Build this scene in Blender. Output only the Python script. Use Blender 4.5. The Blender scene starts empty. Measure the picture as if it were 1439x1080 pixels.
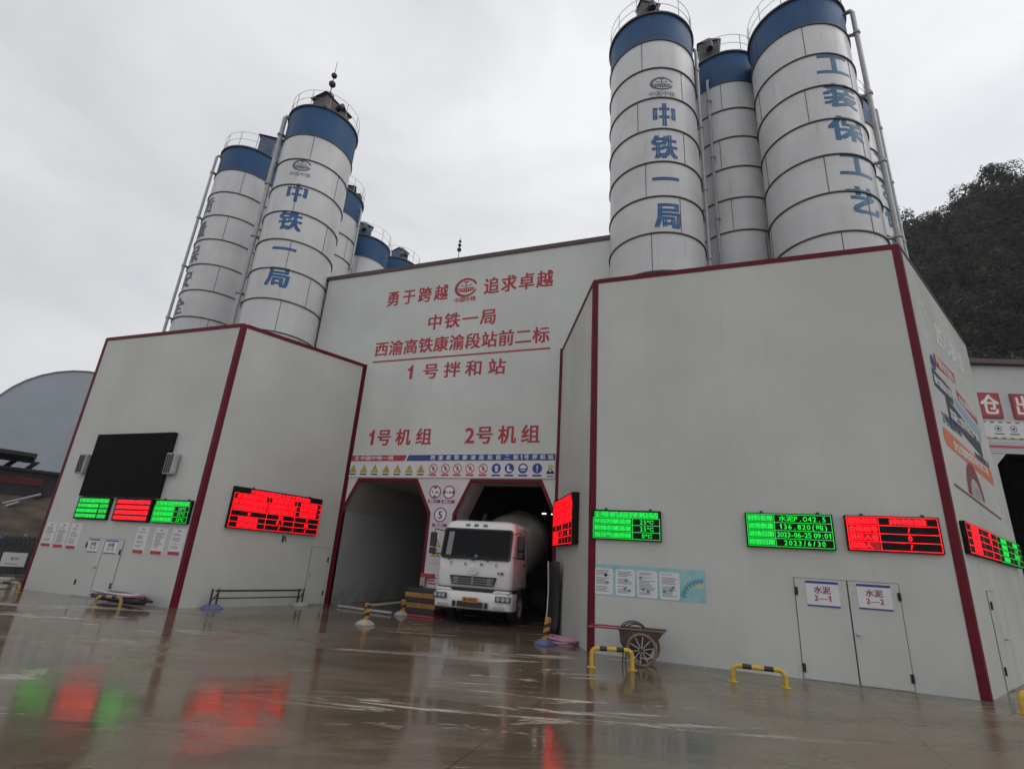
import bpy, bmesh, math, random
from mathutils import Matrix, Vector
random.seed(7)
sc = bpy.context.scene
COL = sc.collection
R = math.radians

# ------------------------------------------------------------------ camera
EYE = Vector((0, 0, 1.9))
PITCH, ROLL, YAW, FPX = .329, .067, .368, 736.0
cam_data = bpy.data.cameras.new('camera')
cam = bpy.data.objects.new('camera', cam_data)
COL.objects.link(cam)
cam_data.sensor_width = 36
cam_data.lens = FPX / 1439 * 36
cam_data.clip_end = 3000
cam.matrix_world = (Matrix.Translation(EYE) @ Matrix.Rotation(YAW, 4, 'Z') @ Matrix.Rotation(math.pi / 2 + PITCH, 4, 'X')
                    @ Matrix.Rotation(ROLL, 4, 'Z'))
sc.camera = cam

# ------------------------------------------------------------------ sky and light
SUN_EL, SUN_ROT = R(50), R(75)   # veiled sun, high to the right
world = bpy.data.worlds.new('World')
sc.world = world
world.use_nodes = True
nt = world.node_tree
nt.nodes.clear()
out = nt.nodes.new('ShaderNodeOutputWorld')
bg = nt.nodes.new('ShaderNodeBackground')
bg.inputs['Strength'].default_value = .1
sky = nt.nodes.new('ShaderNodeTexSky')
sky.sky_type = 'NISHITA'
sky.sun_disc = False
sky.sun_elevation = SUN_EL
sky.sun_rotation = SUN_ROT
tc = nt.nodes.new('ShaderNodeTexCoord')
mp = nt.nodes.new('ShaderNodeMapping')
mp.inputs['Scale'].default_value = (1.0, 1.0, 2.6)
n1 = nt.nodes.new('ShaderNodeTexNoise')
n1.inputs['Scale'].default_value = 1.7
n1.inputs['Detail'].default_value = 7
n1.inputs['Roughness'].default_value = .52
n1.inputs['Distortion'].default_value = .35
rmp = nt.nodes.new('ShaderNodeValToRGB')
e = rmp.color_ramp.elements
e[0].position, e[0].color = .33, (5.75, 5.87, 6.2, 1)
e[1].position, e[1].color = .66, (8.0, 8.05, 8.15, 1)
mx = nt.nodes.new('ShaderNodeMix')
mx.data_type = 'RGBA'
mx.inputs['Factor'].default_value = .95
L = nt.links.new
L(tc.outputs['Generated'], mp.inputs['Vector'])
L(mp.outputs['Vector'], n1.inputs['Vector'])
L(n1.outputs['Fac'], rmp.inputs['Fac'])
L(sky.outputs['Color'], mx.inputs['A'])
# the overcast is brighter towards the veiled sun and made darker behind the camera to dim the front walls
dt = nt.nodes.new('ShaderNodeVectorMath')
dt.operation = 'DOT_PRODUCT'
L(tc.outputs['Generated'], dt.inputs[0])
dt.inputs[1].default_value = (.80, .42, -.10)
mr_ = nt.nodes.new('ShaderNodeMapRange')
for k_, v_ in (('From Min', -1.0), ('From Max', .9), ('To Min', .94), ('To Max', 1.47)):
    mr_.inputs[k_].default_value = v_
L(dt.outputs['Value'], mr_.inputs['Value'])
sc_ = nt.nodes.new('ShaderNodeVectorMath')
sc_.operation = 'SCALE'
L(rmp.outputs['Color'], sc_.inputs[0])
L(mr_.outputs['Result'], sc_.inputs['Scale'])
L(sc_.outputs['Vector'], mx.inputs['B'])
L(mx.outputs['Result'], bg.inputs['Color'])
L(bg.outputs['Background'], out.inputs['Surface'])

sun_data = bpy.data.lights.new('sun', 'SUN')
sun_data.energy = .5
sun_data.angle = R(35)
sun_data.color = (1, .97, .92)
sun = bpy.data.objects.new('sun', sun_data)
COL.objects.link(sun)
sun.rotation_euler = Vector((math.cos(SUN_EL) * math.sin(SUN_ROT), math.cos(SUN_EL) * math.cos(SUN_ROT), math.sin(SUN_EL))).to_track_quat('Z', 'Y').to_euler()

sc.view_settings.view_transform = 'Standard'
sc.view_settings.look = 'None'
sc.view_settings.exposure = 0
sc.view_settings.gamma = 1
sc.render.engine = 'CYCLES'
sc.cycles.max_bounces = 7
sc.cycles.diffuse_bounces = 4
sc.cycles.glossy_bounces = 4
sc.cycles.use_denoising = True
sc.cycles.volume_bounces = 0
sc.cycles.sample_clamp_indirect = 6

# ------------------------------------------------------------------ materials
def mat(name, col, rough=.5, metal=0.0, var=.0, vscale=2.0, stretch=(1, 1, 1), bump=0.0, bscale=30.0, spec=.5,
        col2=None, emit=None, estr=0.0, coat=0.0, rvar=0.0):
    m = bpy.data.materials.new(name)
    m.use_nodes = True
    t = m.node_tree
    p = t.nodes['Principled BSDF']
    p.inputs['Base Color'].default_value = (*col, 1)
    p.inputs['Roughness'].default_value = rough
    p.inputs['Metallic'].default_value = metal
    p.inputs['Specular IOR Level'].default_value = spec
    p.inputs['Coat Weight'].default_value = coat
    if emit:
        p.inputs['Emission Color'].default_value = (*emit, 1)
        p.inputs['Emission Strength'].default_value = estr
    if var or bump or col2 or rvar:
        c = t.nodes.new('ShaderNodeTexCoord')
        g = t.nodes.new('ShaderNodeMapping')
        g.inputs['Scale'].default_value = stretch
        t.links.new(c.outputs['Object'], g.inputs['Vector'])
        n = t.nodes.new('ShaderNodeTexNoise')
        n.inputs['Scale'].default_value = vscale
        n.inputs['Detail'].default_value = 6
        n.inputs['Roughness'].default_value = .6
        t.links.new(g.outputs['Vector'], n.inputs['Vector'])
        if var or col2:
            r = t.nodes.new('ShaderNodeValToRGB')
            a = tuple(max(0, x * (1 - var)) for x in col)
            b = col2 or tuple(min(1, x * (1 + var)) for x in col)
            r.color_ramp.elements[0].position = .32
            r.color_ramp.elements[1].position = .68
            r.color_ramp.elements[0].color = (*a, 1)
            r.color_ramp.elements[1].color = (*b, 1)
            t.links.new(n.outputs['Fac'], r.inputs['Fac'])
            t.links.new(r.outputs['Color'], p.inputs['Base Color'])
        if rvar:
            q = t.nodes.new('ShaderNodeMapRange')
            q.inputs['From Min'].default_value = .3
            q.inputs['From Max'].default_value = .7
            q.inputs['To Min'].default_value = max(.02, rough - rvar)
            q.inputs['To Max'].default_value = rough + rvar
            t.links.new(n.outputs['Fac'], q.inputs['Value'])
            t.links.new(q.outputs['Result'], p.inputs['Roughness'])
        if bump:
            n2 = t.nodes.new('ShaderNodeTexNoise')
            n2.inputs['Scale'].default_value = bscale
            n2.inputs['Detail'].default_value = 4
            t.links.new(g.outputs['Vector'], n2.inputs['Vector'])
            bb = t.nodes.new('ShaderNodeBump')
            bb.inputs['Strength'].default_value = bump
            bb.inputs['Distance'].default_value = .02
            t.links.new(n2.outputs['Fac'], bb.inputs['Height'])
            t.links.new(bb.outputs['Normal'], p.inputs['Normal'])
    return m


def math_node(t, op, a, b=None, clamp=False):
    n = t.nodes.new('ShaderNodeMath')
    n.operation = op
    n.use_clamp = clamp
    for i, x in enumerate((a, b)):
        if x is None:
            continue
        if isinstance(x, (int, float)):
            n.inputs[i].default_value = x
        else:
            t.links.new(x, n.inputs[i])
    return n.outputs[0]


def mix_col(t, f, a, b):
    n = t.nodes.new('ShaderNodeMix')
    n.data_type = 'RGBA'
    for k, x in (('Factor', f), ('A', a), ('B', b)):
        if isinstance(x, (int, float)):
            n.inputs[k].default_value = x
        elif isinstance(x, tuple):
            n.inputs[k].default_value = (*x, 1)
        else:
            t.links.new(x, n.inputs[k])
    return n.outputs['Result']


def noise(t, vec, scale, stretch=(1, 1, 1), detail=5, rough=.6, dist=0, off=(0, 0, 0)):
    g = t.nodes.new('ShaderNodeMapping')
    g.inputs['Scale'].default_value = stretch
    g.inputs['Location'].default_value = off
    t.links.new(vec, g.inputs['Vector'])
    n = t.nodes.new('ShaderNodeTexNoise')
    n.inputs['Scale'].default_value = scale
    n.inputs['Detail'].default_value = detail
    n.inputs['Roughness'].default_value = rough
    n.inputs['Distortion'].default_value = dist
    t.links.new(g.outputs['Vector'], n.inputs['Vector'])
    return n.outputs['Fac']


def remap(t, v, a, b, c=0.0, d=1.0):
    q = t.nodes.new('ShaderNodeMapRange')
    q.interpolation_type = 'SMOOTHSTEP'
    for k, x in (('From Min', a), ('From Max', b), ('To Min', c), ('To Max', d)):
        q.inputs[k].default_value = x
    t.links.new(v, q.inputs['Value'])
    return q.outputs['Result']


def panel_mat(name, base, pitch=1.0, axis=0, dirt=.35, seam=.9):
    """coated sandwich panels: faint seams, streaks running down, splash dirt near the ground"""
    m = bpy.data.materials.new(name)
    m.use_nodes = True
    t = m.node_tree
    p = t.nodes['Principled BSDF']
    c = t.nodes.new('ShaderNodeTexCoord')
    s = t.nodes.new('ShaderNodeSeparateXYZ')
    t.links.new(c.outputs['Object'], s.inputs[0])
    u, v = s.outputs[axis], s.outputs[1] if axis == 0 else s.outputs[2]
    big = noise(t, c.outputs['Object'], .35)
    col = mix_col(t, remap(t, big, .3, .7), tuple(x * .93 for x in base), tuple(min(1, x * 1.05) for x in base))
    streak = noise(t, c.outputs['Object'], 1.0, (3.0, .12, 3.0), 6, .65)
    col = mix_col(t, remap(t, streak, .55, .8, 0, .22), col, tuple(x * .62 for x in base))
    fr = math_node(t, 'FRACT', math_node(t, 'DIVIDE', u, pitch))
    d = math_node(t, 'ABSOLUTE', math_node(t, 'SUBTRACT', fr, .5))
    line = math_node(t, 'LESS_THAN', d, .006 / pitch)
    col = mix_col(t, math_node(t, 'MULTIPLY', line, 1 - seam), col, tuple(x * .4 for x in base))
    # each panel a touch different
    wn = t.nodes.new('ShaderNodeTexWhiteNoise')
    wn.noise_dimensions = '1D'
    t.links.new(math_node(t, 'FLOOR', math_node(t, 'ADD', math_node(t, 'DIVIDE', u, pitch), .5)), wn.inputs['W'])
    col = mix_col(t, math_node(t, 'MULTIPLY', wn.outputs['Value'], .10), col, tuple(x * .75 for x in base))
    spl = noise(t, c.outputs['Object'], 1.6, (1, 1.0, 1), 7, .7)
    low = remap(t, v, 0.0, 1.1, 1.0, 0.0)
    dm = math_node(t, 'MULTIPLY', math_node(t, 'MULTIPLY', low, remap(t, spl, .35, .75)), dirt, True)
    col = mix_col(t, dm, col, (.16, .135, .105))
    t.links.new(col, p.inputs['Base Color'])
    t.links.new(remap(t, streak, .3, .8, .32, .55), p.inputs['Roughness'])
    h = noise(t, c.outputs['Object'], .9, (1, .5, 1), 3)
    hb = math_node(t, 'SUBTRACT', math_node(t, 'MULTIPLY', h, .5), line)
    b = t.nodes.new('ShaderNodeBump')
    b.inputs['Strength'].default_value = .12
    b.inputs['Distance'].default_value = .02
    t.links.new(hb, b.inputs['Height'])
    t.links.new(b.outputs['Normal'], p.inputs['Normal'])
    return m


M = {}
M['panel'] = panel_mat('white_panel', (.535, .548, .512), dirt=.10)
M['facade'] = panel_mat('facade_panel', (.60, .62, .59), 1.0, 0, .1, .85)
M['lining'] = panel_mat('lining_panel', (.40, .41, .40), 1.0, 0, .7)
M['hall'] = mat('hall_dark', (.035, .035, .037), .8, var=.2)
M['red_trim'] = mat('red_trim', (.125, .005, .016), .5, var=.18, vscale=3, rvar=.1, spec=.22)
M['fascia'] = mat('brown_fascia', (.085, .05, .05), .5, var=.15)
M['letter_red'] = mat('letter_red', (.40, .022, .04), .45, var=.08)
M['letter_blue'] = mat('letter_blue', (.018, .10, .26), .45, var=.1)
M['letter_teal'] = mat('letter_teal', (.022, .125, .25), .45, var=.1)
M['letter_grey'] = mat('letter_faint', (.10, .13, .17), .5)
M['letter_green'] = mat('letter_green', (.05, .22, .17), .5)
M['letter_white'] = mat('letter_white', (.75, .75, .74), .5)
M['black_ink'] = mat('black_ink', (.03, .03, .035), .5)
M['grey_ink'] = mat('grey_ink', (.22, .22, .23), .6)
M['paper'] = mat('paper', (.66, .66, .67), .6, var=.04)
M['paper_lilac'] = mat('paper_lilac', (.62, .56, .64), .6, var=.04)
M['sign_red'] = mat('sign_red', (.42, .03, .045), .45)
M['sign_blue'] = mat('sign_blue', (.022, .055, .25), .45)
M['sign_yellow'] = mat('sign_yellow', (.62, .50, .04), .45)
M['sign_purple'] = mat('sign_purple', (.30, .02, .11), .45)
M['pale_yellow'] = mat('pale_yellow', (.50, .52, .32), .5)
M['arch_red'] = mat('arch_red', (.20, .035, .05), .5)
M['sign_navy'] = mat('sign_navy', (.022, .03, .075), .5)
M['poster_blue'] = mat('poster_blue', (.26, .36, .46), .5)
M['silver_text'] = mat('silver_text', (.84, .84, .87), .35)
M['orange'] = mat('sign_orange', (.60, .15, .06), .5)
M['teal'] = mat('poster_teal', (.20, .46, .50), .5, col2=(.36, .56, .58), vscale=2.5, var=.05)
M['teal_dark'] = mat('poster_teal_dark', (.08, .25, .30), .5)
M['silo_blue'] = mat('silo_blue', (.024, .085, .20), .5, var=.22, vscale=1.5, stretch=(1, 1, .25), rvar=.1, spec=.25)
M['flange'] = mat('flange_dark', (.085, .085, .088), .6, var=.3)
M['galv'] = mat('galvanised', (.42, .43, .44), .45, .3, var=.12, vscale=4)
M['pipe_grey'] = mat('pipe_grey', (.36, .37, .38), .45, .2, var=.15, vscale=5)
M['dark_steel'] = mat('dark_steel', (.05, .05, .055), .5, .3, var=.3)
M['filter_brown'] = mat('filter_dark', (.10, .09, .085), .6, var=.3)
M['filter_blue'] = mat('filter_blue', (.07, .11, .19), .5, var=.25)
M['black'] = mat('black_rubber', (.018, .018, .02), .6, var=.3)
M['screen'] = mat('led_screen_off', (.007, .0065, .0075), .7, spec=.08)
M['frame'] = mat('led_frame', (.009, .009, .01), .55, spec=.15)
M['led_green'] = mat('led_green', (.0, .02, .0), .5, emit=(.003, 1, .075), estr=1.0)
M['led_green_dim'] = mat('led_green_dim', (.0, .02, .0), .5, emit=(.003, 1, .09), estr=.42)  # weak even glow that stands in for the bloom of dense text
M['led_red'] = mat('led_red', (.02, .0, .0), .5, emit=(1, .0025, .009), estr=3.2)
M['led_red_dim'] = mat('led_red_dim', (.02, .0, .0), .5, emit=(1, .004, .02), estr=.32)  # the same bloom stand-in for the red boards
M['yellow'] = mat('barrier_yellow', (.60, .36, .03), .45, var=.2, vscale=12, col2=(.66, .43, .06))
M['yellow_dirty'] = mat('yellow_dirty', (.30, .20, .06), .6, var=.4, vscale=9, col2=(.44, .32, .12))
M['amber'] = mat('stripe_amber', (.50, .24, .035), .5, var=.25, vscale=9)
M['amber_shaded'] = mat('amber_shaded', (.30, .16, .04), .6, var=.35, vscale=7)  # stripe amber darkened to put the shade at the pillar foot into its colour
M['stripe_black'] = mat('stripe_black', (.025, .025, .025), .55, var=.3)
M['concrete'] = mat('concrete_block', (.36, .35, .32), .8, var=.2, vscale=4, bump=.3)
M['hose_pink'] = mat('hose_pink', (.50, .27, .36), .5, var=.15)
M['hose_purple'] = mat('hose_purple', (.20, .08, .13), .5, var=.3)
M['hose_white'] = mat('hose_white', (.45, .43, .47), .5, var=.2)
M['base_blue'] = mat('base_blue', (.10, .12, .26), .6, var=.2)
M['truck_white'] = mat('truck_white', (.84, .84, .83), .28, coat=.3, col2=(.74, .735, .72), vscale=2.5, var=.03, rvar=.06)
M['truck_drum'] = mat('drum_cream', (.52, .53, .45), .4, col2=(.40, .40, .35), vscale=1.6, var=.1, rvar=.1)
M['glass'] = mat('dark_glass', (.006, .007, .008), .1, spec=.14)
M['glass_clear'] = mat('lamp_glass', (.35, .37, .40), .12, .2)
M['trim_black'] = mat('black_plastic', (.018, .018, .019), .45)
M['chrome'] = mat('chrome', (.55, .55, .56), .22, .8)
M['plate_yellow'] = mat('plate_yellow', (.60, .27, .03), .4)
M['chassis'] = mat('chassis_dark', (.03, .028, .028), .7, var=.4)
M['cart_mud'] = mat('cart_mud', (.085, .06, .043), .8, var=.35, vscale=8, bump=.3)
M['cart_wheel'] = mat('cart_wheel', (.17, .125, .085), .7, var=.25, vscale=9)
M['cart_red'] = mat('cart_red', (.30, .035, .05), .5, var=.2)
M['shed_grey'] = mat('shed_grey', (.35, .38, .435), .6, var=.06, vscale=.4)
M['shed_dark'] = mat('shed_dark', (.02, .021, .026), .7, var=.3)
M['warehouse'] = panel_mat('warehouse_panel', (.50, .51, .51), .9, 0, .0, .9)
M['silver'] = mat('silver_stripe', (.50, .51, .53), .4, .2)
M['banner_blue'] = mat('banner_blue', (.05, .19, .42), .5, var=.1)
M['work_lamp'] = mat('work_lamp_glow', (.8, .8, .8), .3, emit=(1, .98, .93), estr=3.0)
M['seat'] = mat('cab_dark', (.04, .04, .045), .7)


def silo_mat():
    m = bpy.data.materials.new('silo_white')
    m.use_nodes = True
    t = m.node_tree
    p = t.nodes['Principled BSDF']
    c = t.nodes.new('ShaderNodeTexCoord')
    s = t.nodes.new('ShaderNodeSeparateXYZ')
    t.links.new(c.outputs['Object'], s.inputs[0])
    base = (.70, .705, .71)
    big = noise(t, c.outputs['Object'], .6, (1, 1, .5))
    col = mix_col(t, remap(t, big, .3, .7), tuple(x * .90 for x in base), tuple(x * 1.06 for x in base))
    st = noise(t, c.outputs['Object'], 1.0, (4.5, 4.5, .35), 7, .7)
    col = mix_col(t, remap(t, st, .55, .82, 0, .5), col, (.30, .29, .265))
    # every strake was rolled from a different plate
    k = math_node(t, 'FLOOR', math_node(t, 'DIVIDE', s.outputs[2], 1.53))
    ang = math_node(t, 'FLOOR', math_node(t, 'MULTIPLY', math_node(t, 'ARCTAN2', s.outputs[1], s.outputs[0]), .9))
    wn = t.nodes.new('ShaderNodeTexWhiteNoise')
    wn.noise_dimensions = '2D'
    cx = t.nodes.new('ShaderNodeCombineXYZ')
    t.links.new(k, cx.inputs[0])
    t.links.new(ang, cx.inputs[1])
    t.links.new(cx.outputs[0], wn.inputs['Vector'])
    col = mix_col(t, math_node(t, 'MULTIPLY', wn.outputs['Value'], .16), col, (.40, .405, .42))
    t.links.new(col, p.inputs['Base Color'])
    t.links.new(remap(t, st, .3, .8, .3, .55), p.inputs['Roughness'])
    h = noise(t, c.outputs['Object'], .8, (1, 1, 1.2), 3)
    b = t.nodes.new('ShaderNodeBump')
    b.inputs['Strength'].default_value = .25
    b.inputs['Distance'].default_value = .05
    t.links.new(h, b.inputs['Height'])
    t.links.new(b.outputs['Normal'], p.inputs['Normal'])
    return m


M['silo_white'] = silo_mat()


def ground_mat():
    m = bpy.data.materials.new('wet_concrete')
    m.use_nodes = True
    t = m.node_tree
    p = t.nodes['Principled BSDF']
    c = t.nodes.new('ShaderNodeTexCoord')
    g = t.nodes.new('ShaderNodeMapping')
    g.inputs['Rotation'].default_value = (0, 0, R(-22))
    t.links.new(c.outputs['Object'], g.inputs['Vector'])
    v = g.outputs['Vector']
    s = t.nodes.new('ShaderNodeSeparateXYZ')
    t.links.new(c.outputs['Object'], s.inputs[0])
    wet = remap(t, math_node(t, 'ADD', noise(t, v, .24, (.8, .6, 1), 8, .64, .8), remap(t, s.outputs[0], -3.0, 5.0, .075, -.06)), .44, .55)
    fine = noise(t, v, 2.2, (.55, 1.6, 1), 8, .7)
    mud = noise(t, v, .55, (.5, 1.2, 1), 7, .65, .6, (7, 3, 0))
    col = mix_col(t, remap(t, mud, .3, .7), (.112, .083, .057), (.185, .146, .105))
    col = mix_col(t, remap(t, fine, .35, .7, 0, .55), col, (.095, .074, .055))
    # pale cement residue in drifts, also painting in sky reflections of puddle ripples
    sc1 = remap(t, noise(t, v, .9, (.28, 1.5, 1), 8, .72, .8, (3, 11, 0)), .565, .61)
    sc2 = remap(t, noise(t, v, .16, (1, 1, 1), 2, .5, 0, (20, 5, 0)), .40, .56)
    pale_drift = math_node(t, 'MULTIPLY', sc1, sc2)
    col = mix_col(t, math_node(t, 'MULTIPLY', pale_drift, .85), col, (.50, .48, .45))
    # drying slabs are lighter and greyer than the soaked ones
    col = mix_col(t, math_node(t, 'MULTIPLY', math_node(t, 'SUBTRACT', 1.0, wet), .55), col, (.165, .136, .102))
    # sawn joints between the poured bays
    gx = math_node(t, 'ABSOLUTE', math_node(t, 'SUBTRACT', math_node(t, 'FRACT', math_node(t, 'DIVIDE', s.outputs[0], 5.0)), .5))
    gy = math_node(t, 'ABSOLUTE', math_node(t, 'SUBTRACT', math_node(t, 'FRACT', math_node(t, 'DIVIDE', s.outputs[1], 5.0)), .5))
    joint = math_node(t, 'LESS_THAN', math_node(t, 'MINIMUM', gx, gy), .0022)
    col = mix_col(t, math_node(t, 'MULTIPLY', joint, .6), col, (.04, .032, .025))
    blot = remap(t, noise(t, v, .75, (.4, 1.1, 1), 7, .68, 1.0, (31, 9, 0)), .50, .60)
    col = mix_col(t, math_node(t, 'MULTIPLY', blot, .45), col, (.075, .056, .040))
    t.links.new(col, p.inputs['Base Color'])
    ro = remap(t, wet, 0, 1, .28, .11)
    ro = math_node(t, 'ADD', ro, math_node(t, 'MULTIPLY', remap(t, fine, .4, .8), .07))
    ro = math_node(t, 'ADD', ro, math_node(t, 'MULTIPLY', pale_drift, .3))
    ro = math_node(t, 'SUBTRACT', ro, math_node(t, 'MULTIPLY', blot, .03), True)
    t.links.new(ro, p.inputs['Roughness'])
    p.inputs['IOR'].default_value = 1.45
    p.inputs['Specular IOR Level'].default_value = .62
    h = math_node(t, 'ADD', math_node(t, 'MULTIPLY', noise(t, v, 1.3, (.45, 1.3, 1), 5, .55), .5),
                  math_node(t, 'MULTIPLY', math_node(t, 'MULTIPLY', fine, math_node(t, 'SUBTRACT', 1.0, wet)), .09))
    b = t.nodes.new('ShaderNodeBump')
    b.inputs['Strength'].default_value = .26
    b.inputs['Distance'].default_value = .03
    t.links.new(h, b.inputs['Height'])
    t.links.new(b.outputs['Normal'], p.inputs['Normal'])
    return m


M['ground'] = ground_mat()
M['earth'] = mat('brown_earth', (.055, .04, .028), .9, var=.5, vscale=.8, col2=(.10, .075, .05), bump=.6, bscale=3)
M['hill'] = mat('hill_soil', (.012, .016, .011), .95, var=.4, vscale=.05)


def leaf_mat():
    m = bpy.data.materials.new('forest_leaf')
    m.use_nodes = True
    t = m.node_tree
    p = t.nodes['Principled BSDF']
    c = t.nodes.new('ShaderNodeTexCoord')
    n = noise(t, c.outputs['Object'], .13, (1, 1, 1), 3, .55)
    f = noise(t, c.outputs['Object'], .028, (1, 1, 1), 3, .6, 0, (5, 2, 9))
    col = mix_col(t, remap(t, n, .40, .62), (.009, .015, .009), (.046, .058, .034))
    col = mix_col(t, remap(t, f, .45, .65, 0, .75), col, (.034, .036, .028))
    at = t.nodes.new('ShaderNodeAttribute')     # one tone per tree: different species
    at.attribute_name = 'tone'
    col = mix_col(t, remap(t, at.outputs['Fac'], .1, .95, .0, .8), mix_col(t, .5, col, (.008, .014, .009)), (.062, .070, .040))
    t.links.new(col, p.inputs['Base Color'])
    p.inputs['Roughness'].default_value = .8
    p.inputs['Specular IOR Level'].default_value = .2
    return m


M['leaf'] = leaf_mat()
M['bark'] = mat('bark_grey', (.06, .055, .05), .9)

# ------------------------------------------------------------------ glyphs
GL = {}
def load_glyphs(chars):
    tmp = []
    for ch in chars:
        for bold in (0,):
            cu = bpy.data.curves.new('glyph', 'FONT')
            cu.body = ch
            cu.size = 1
            cu.resolution_u = 2
            cu.offset = 0
            o = bpy.data.objects.new('glyph', cu)
            COL.objects.link(o)
            tmp.append((ch, bold, o, cu))
    dg = bpy.context.evaluated_depsgraph_get()
    for ch, bold, o, cu in tmp:
        me = o.evaluated_get(dg).to_mesh()
        GL[ch, bold] = ([(v.co.x, v.co.y) for v in me.vertices], [tuple(q.vertices) for q in me.polygons])
        o.evaluated_get(dg).to_mesh_clear()
    for ch, bold, o, cu in tmp:
        bpy.data.objects.remove(o)
        bpy.data.curves.remove(cu)


ROW1A, ROW1B, ROW2, ROW3, ROW4 = '勇于跨越', '追求卓越', '中铁一局', '西渝高铁康渝段站前二标', '1号拌和站'
ROW5A, ROW5B = '1号机组', '2号机组'
TEXTS = (ROW1A + ROW1B + ROW2 + ROW3 + ROW4 + ROW5A + ROW5B + '中国中铁工装保工艺质量安全'
         '2号机组配合比混凝土施工通知水泥砂石外加剂罐温度当日气进场数量日期检验材料名称品种规格状态结果未检合格/责任人厂家编'
         'P.O42.5136.820(吨)2023-06-25 09:012023/6/30℃0 1理论实际含水率强等级浇筑部位C304x每盘用时间'
         '注意触电禁止戴帽必须防护仓出5CAMC华菱渝A86限速高宽43m科技创新安严管匠心铸造优程打智慧梁场搅生产线操作规标识牌—粉煤灰粗细集料当心车辆机械伤人')
load_glyphs(sorted(set(TEXTS.replace(' ', '')) | set('0123456789')))
GL['1', 0] = ([(.20, 0), (.32, 0), (.32, .73), (.22, .73), (.20, .60), (.06, .54), (.06, .44), (.20, .50)], [(0, 1, 2, 3, 4), (4, 5, 6, 7)])


def _bb(ch, bold=0):
    v = GL[ch, bold][0]
    return min(x for x, _ in v), max(x for x, _ in v), min(y for _, y in v), max(y for _, y in v)


_g = _bb('国')
GK = .90 / (_g[3] - _g[2])
GCX, GCY = (_g[0] + _g[1]) / 2, (_g[2] + _g[3]) / 2
_d = _bb('8')
DCY = (_d[2] + _d[3]) / 2
DK = .84 / (_d[3] - _d[2])

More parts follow.
